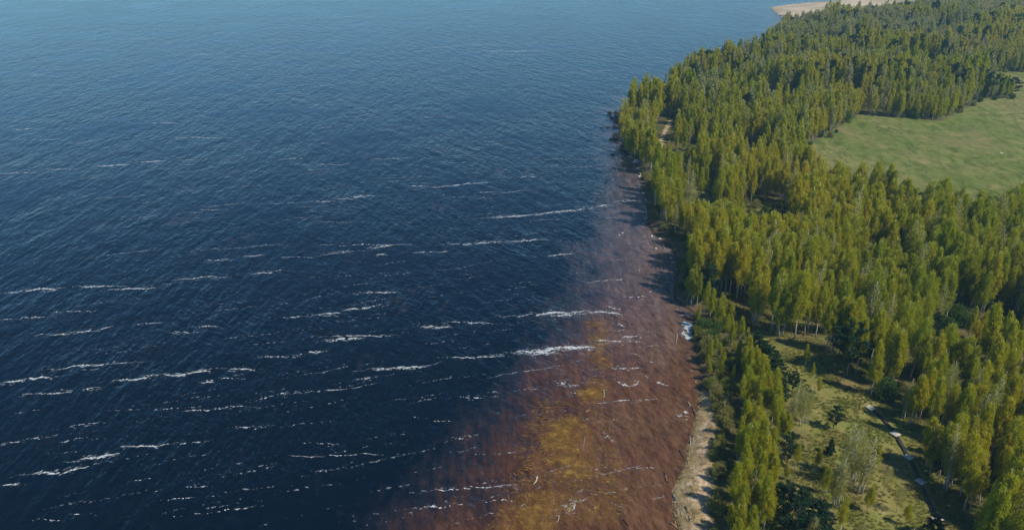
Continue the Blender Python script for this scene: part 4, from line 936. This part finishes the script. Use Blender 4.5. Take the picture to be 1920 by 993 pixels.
logs = [((1262,928),(1279,974),.15,'pale_wood','long straight bleached log at the water edge by the lower beach',3), ((1267,934),(1275,958),.12,'pale_wood','shorter bleached log lying beside the long straight one',1),
 ((1258,980),(1274,996),.12,'orange_wood','yellowish bent branch at the bottom edge of the shore',2), ((1244,886),(1252,906),.09,'dark_wood','thin dark branch afloat off the lower beach',3),
 ((1246,892),(1252,902),.1,'orange_wood','short yellowish branch tangled with a dark one off the beach',2), ((1289,755),(1307,775),.11,'pale_wood','straight pale pole propped against the bank at the beach top',0),
 ((1263,727),(1280,746),.06,'dark_wood','thin dark sunken branch left of the propped pale pole',0), ((1293,836),(1295,818),.13,'pale_wood','short pale log upright along the dark beach edge',1),
 ((1268,627),(1269,644),.12,'pale_wood','bleached log afloat in front of the foamy inlet',0), ((1312,642),(1308,660),.15,'orange_wood','orange-tinted log stuck out from the bushes beside the inlet',2),
 ((1132,731),(1131,746),.11,'pale_wood','pale stick upright over the small golden weed patch',0), ((1095,820),(1094,846),.05,'pale_wood','thin faint pole within the large golden weed patch',0),
 ((1047,968),(1044,981),.09,'pale_wood','short pale stick near the bottom golden weeds',0), ((1006,895),(1001,909),.2,'pale_wood','bright short white driftwood piece alone in the brown shallows',2),
 ((1098,771),(1106,769),.12,'orange_wood','small yellowish driftwood above the large golden weed patch',0), ((1166,800),(1180,806),.05,'dark_wood','tiny dark branch in the brown shallows off the beach top',1),
 ((1168,975),(1180,985),.12,'dark_wood','dark forked branch in the shallows near the bottom edge',3), ((1211,374),(1213,382),.3,'pale_wood','thick bleached log on the upper shore',1),
 ((1210,392),(1214,402),.26,'pale_wood','bleached log just below the thick one on the upper shore',1), ((1199,326),(1203,336),.2,'pale_wood','pale log at the water below the white sandy knob',0),
 ((1243,460),(1249,468),.18,'pale_wood','pale greenish log in the water under the brushy bulge',1), ((1226,432),(1234,434),.22,'pale_wood','pale log lying across the brushy bulge',0),
 ((1238,430),(1256,438),.16,'pale_wood','grey log slanting over the brushy bulge of shore',2), ((1252,436),(1258,444),.2,'pale_wood','short grey log at the right of the brushy bulge',0),
 ((1184,342),(1196,336),.16,'dark_wood','dark snag in the water beside the upper shore',3), ((1320,354),(1339,372),.13,'pale_wood','slanting fallen birch trunk in the small clearing near the point',2),
 ((1256,362),(1272,364),.2,'pale_wood','pale log pile piece left of the small clearing',0), ((1560,614),(1586,622),.22,'pale_wood','pale fallen log glimpsed inside the open wood',2),
 ((1125,240),(1160,238),.08,'dark_wood','thin dark floating trunk left of the stumps',1), ((1199,505),(1200,512),.1,'pale_wood','small white stick in the grey shallows',0), ((1240,500),(1241,507),.12,'pale_wood','short pale snag off the bank wood',0),
 ((1303,716),(1312,724),.14,'orange_wood','orange broken log at the dark bank above the beach',1), ((1296,762),(1306,790),.1,'dark_wood','dark root log along the bank at the beach top',3), ((1273,845),(1290,872),.08,'dark_wood','dark thin branch beside the mid beach edge',2),
 ((1284,958),(1292,985),.12,'dark_wood','dark crooked root log on the lower beach edge',3)]
for p0, p1, rad, m_, lab, tw in logs:
    o_ = log_between(p0, p1, rad, M[m_], twigs=tw); tag(o_, lab, 'driftwood', 'driftwood along the shore')
# blackened stumps, each a bole with its roots, off the wooded point
def stump_mesh(seed):
    rr = random.Random(seed); b_ = MB(); ro = []
    hb = rr.uniform(.35, .8); b_.tube([(0, 0, -.5), (rr.uniform(-.1, .1), rr.uniform(-.1, .1), hb * .5), (rr.uniform(-.25, .25), rr.uniform(-.25, .25), hb)], [.55, .42, .3], 8)
    bm_ = b_.mesh('bole', [M['dark_wood']])
    rm = MB()
    for k in range(rr.randint(6, 9)):
        a = k * 6.28 / 7 + rr.uniform(-.4, .4); L = rr.uniform(.7, 1.5); h = rr.uniform(.1, .7)
        rm.tube([(0, 0, .15), (math.cos(a) * L * .5, math.sin(a) * L * .5, h), (math.cos(a + .3) * L, math.sin(a + .3) * L, rr.uniform(-.1, .5))], [.2, .13, .04], 5)
    return bm_, rm.mesh('roots', [M['dark_wood']])
SM = [stump_mesh(i) for i in range(6)]
stumps = [(1143, 213, 1.5, 'largest black stump at the outer left of the stump jumble'), (1139, 239, .6, 'tiny black stump standing alone left of the stump jumble'), (1145, 262, 1.0, 'black stump at the lower left of the jumble'),
    (1149, 291, 1.1, 'lone black stump in open water below the jumble'), (1146, 222, 1.1, 'black stump just under the largest one')]
rs = random.Random(12)
while len(stumps) < 58:
    y_ = rs.uniform(211, 290); xl = np.interp(y_, [210, 235, 262, 290], [1150, 1146, 1150, 1170]); xr = np.interp(y_, [210, 250, 275, 292], [1169, 1172, 1180, 1186])
    stumps.append((rs.uniform(xl, xr), y_, rs.uniform(.8, 1.7), None))
for k, (px_, py_, sc, lab) in enumerate(stumps):
    x_, y_ = at(px_, py_); e = empty('tree_stump', (x_, y_, max(0, gtop(x_, y_))), rs.uniform(0, 6.28)); e.scale = (sc,) * 3
    tag(e, lab or 'black rooty stump within the dense jumble off the wooded point', 'stump', 'black stumps off the wooded point')
    a, b_ = SM[k % 6]; q = link(bpy.data.objects.new('bole', a)); q.parent = e; q = link(bpy.data.objects.new('roots', b_)); q.parent = e
# stones
def stone_mesh(seed, k=2):
    import bmesh
    bm = bmesh.new(); bmesh.ops.create_icosphere(bm, subdivisions=k, radius=1); rr = random.Random(seed)
    o3 = Vector((rr.uniform(0, 9), rr.uniform(0, 9), 0))
    from mathutils import noise as mn
    for v_ in bm.verts: v_.co *= 1 + .35 * mn.noise(v_.co * 1.3 + o3); v_.co.z *= .6
    me_ = bpy.data.meshes.new('stone'); bm.to_mesh(me_); bm.free(); me_.materials.append(M['stone']); return me_
ST = [stone_mesh(i) for i in range(4)]
stones = [(1193,306,1.5,'big white boulder at the water edge under the point wood'),(1197,318,.9,'white stone just below the big white boulder'),(1199,331,.6,'small white stone in the upper shore water'),(1167,437,.35,'small white stone alone in grey shallows'),
    (1161,441,.3,'tiny white stone left of another in grey shallows'),(1237,449,.5,'pale stone at the foot of the brushy bulge'),(1222,443,.5,'pale stone in water left of the brushy bulge'),(1206,420,.35,'tiny pale stone in water under the bleached logs'),
    (1210,410,.5,'rounded pale stone under the bleached logs'),(1230,466,.35,'small pale stone below the brushy bulge'),(1258,484,.4,'pale stone close under the bank wood'),(1262,492,.35,'second pale stone close under the bank wood'),
    (1207,362,.45,'pale stone left of the shore below the white knob'),(1284,773,.35,'small white stone in foam beside the propped pole'),(1235,520,.3,'tiny white stone in water under the bank wood'),(1268,505,.35,'small grey stone against the bank under the trees'),
    (1199,350,.5,'pale stone in the water next to the dark snag')]
for k, (px_, py_, sc, lab) in enumerate(stones):
    x_, y_ = at(px_, py_); o_ = link(bpy.data.objects.new('boulder' if sc > .8 else 'stone', ST[k % 4])); o_.location = (x_, y_, max(.08, gtop(x_, y_) + .05)); o_.scale = (sc, sc * 1.2, sc); o_.rotation_euler = (0, 0, k)
    tag(o_, lab, 'stone', 'pale stones along the shore')
# a white gull low over the field
gx_, gy_ = at(1878, 287, 4); e = empty('gull', (gx_, gy_, 4), R(40)); tag(e, 'small white gull low over the green field at the right', 'gull')
mb = MB(); mb.tube([(-.32, 0, 0), (-.18, 0, .01), (0, 0, .02), (.15, 0, .02), (.25, 0, .03), (.33, 0, .02)], [.02, .07, .095, .08, .055, .012], 8); q = link(bpy.data.objects.new('body', mb.mesh('body', [M['feather']], True))); q.parent = e
for s_ in (-1, 1):
    mb = MB(); pr = [(0, .1), (.3, .16), (.7, .06)]
    top = [(.12, s_ * .05, .03), (.18, s_ * .32, .16), (-.02, s_ * .72, .08)]; bot = [(-.12, s_ * .05, .02), (-.06, s_ * .34, .14), (-.08, s_ * .7, .07)]
    V = top + bot + [(a, b_, c - .02) for a, b_, c in top + bot]
    mb.add(V, [(0, 1, 4, 3), (1, 2, 5, 4), (6, 9, 10, 7), (7, 10, 11, 8), (0, 6, 7, 1), (1, 7, 8, 2), (2, 8, 11, 5), (5, 11, 10, 4), (4, 10, 9, 3), (3, 9, 6, 0)])
    q = link(bpy.data.objects.new('wing', mb.mesh('wing', [M['feather']]))); q.parent = e
mb = MB(); mb.add([(-.28, -.03, .0), (-.28, .03, 0), (-.46, .08, .01), (-.46, -.08, .01), (-.28, -.03, -.015), (-.28, .03, -.015), (-.46, .08, -.005), (-.46, -.08, -.005)],
    [(0, 1, 2, 3), (7, 6, 5, 4), (0, 4, 5, 1), (1, 5, 6, 2), (2, 6, 7, 3), (3, 7, 4, 0)])
q = link(bpy.data.objects.new('tail', mb.mesh('tail', [M['feather']]))); q.parent = e

# ------------------------------------------------------------------ haze over the whole place
HAZE = True
if HAZE:
    mb = MB(); mb.box((500, 21000, 49), (90000, 50000, 106))
    me = mb.mesh('haze', []); o_ = link(bpy.data.objects.new('haze', me)); tag(o_, 'thin blue air haze over lake and forest', 'haze', kind='stuff')
    m, t = mat('air'); pv = N(t, 'ShaderNodeVolumePrincipled'); setin(pv, {'Density': .00014, 'Color': (.42, .80, 1.0, 1), 'Anisotropy': .1})
    oo = N(t, 'ShaderNodeOutputMaterial'); t.links.new(pv.outputs[0], oo.inputs['Volume']); me.materials.append(m)
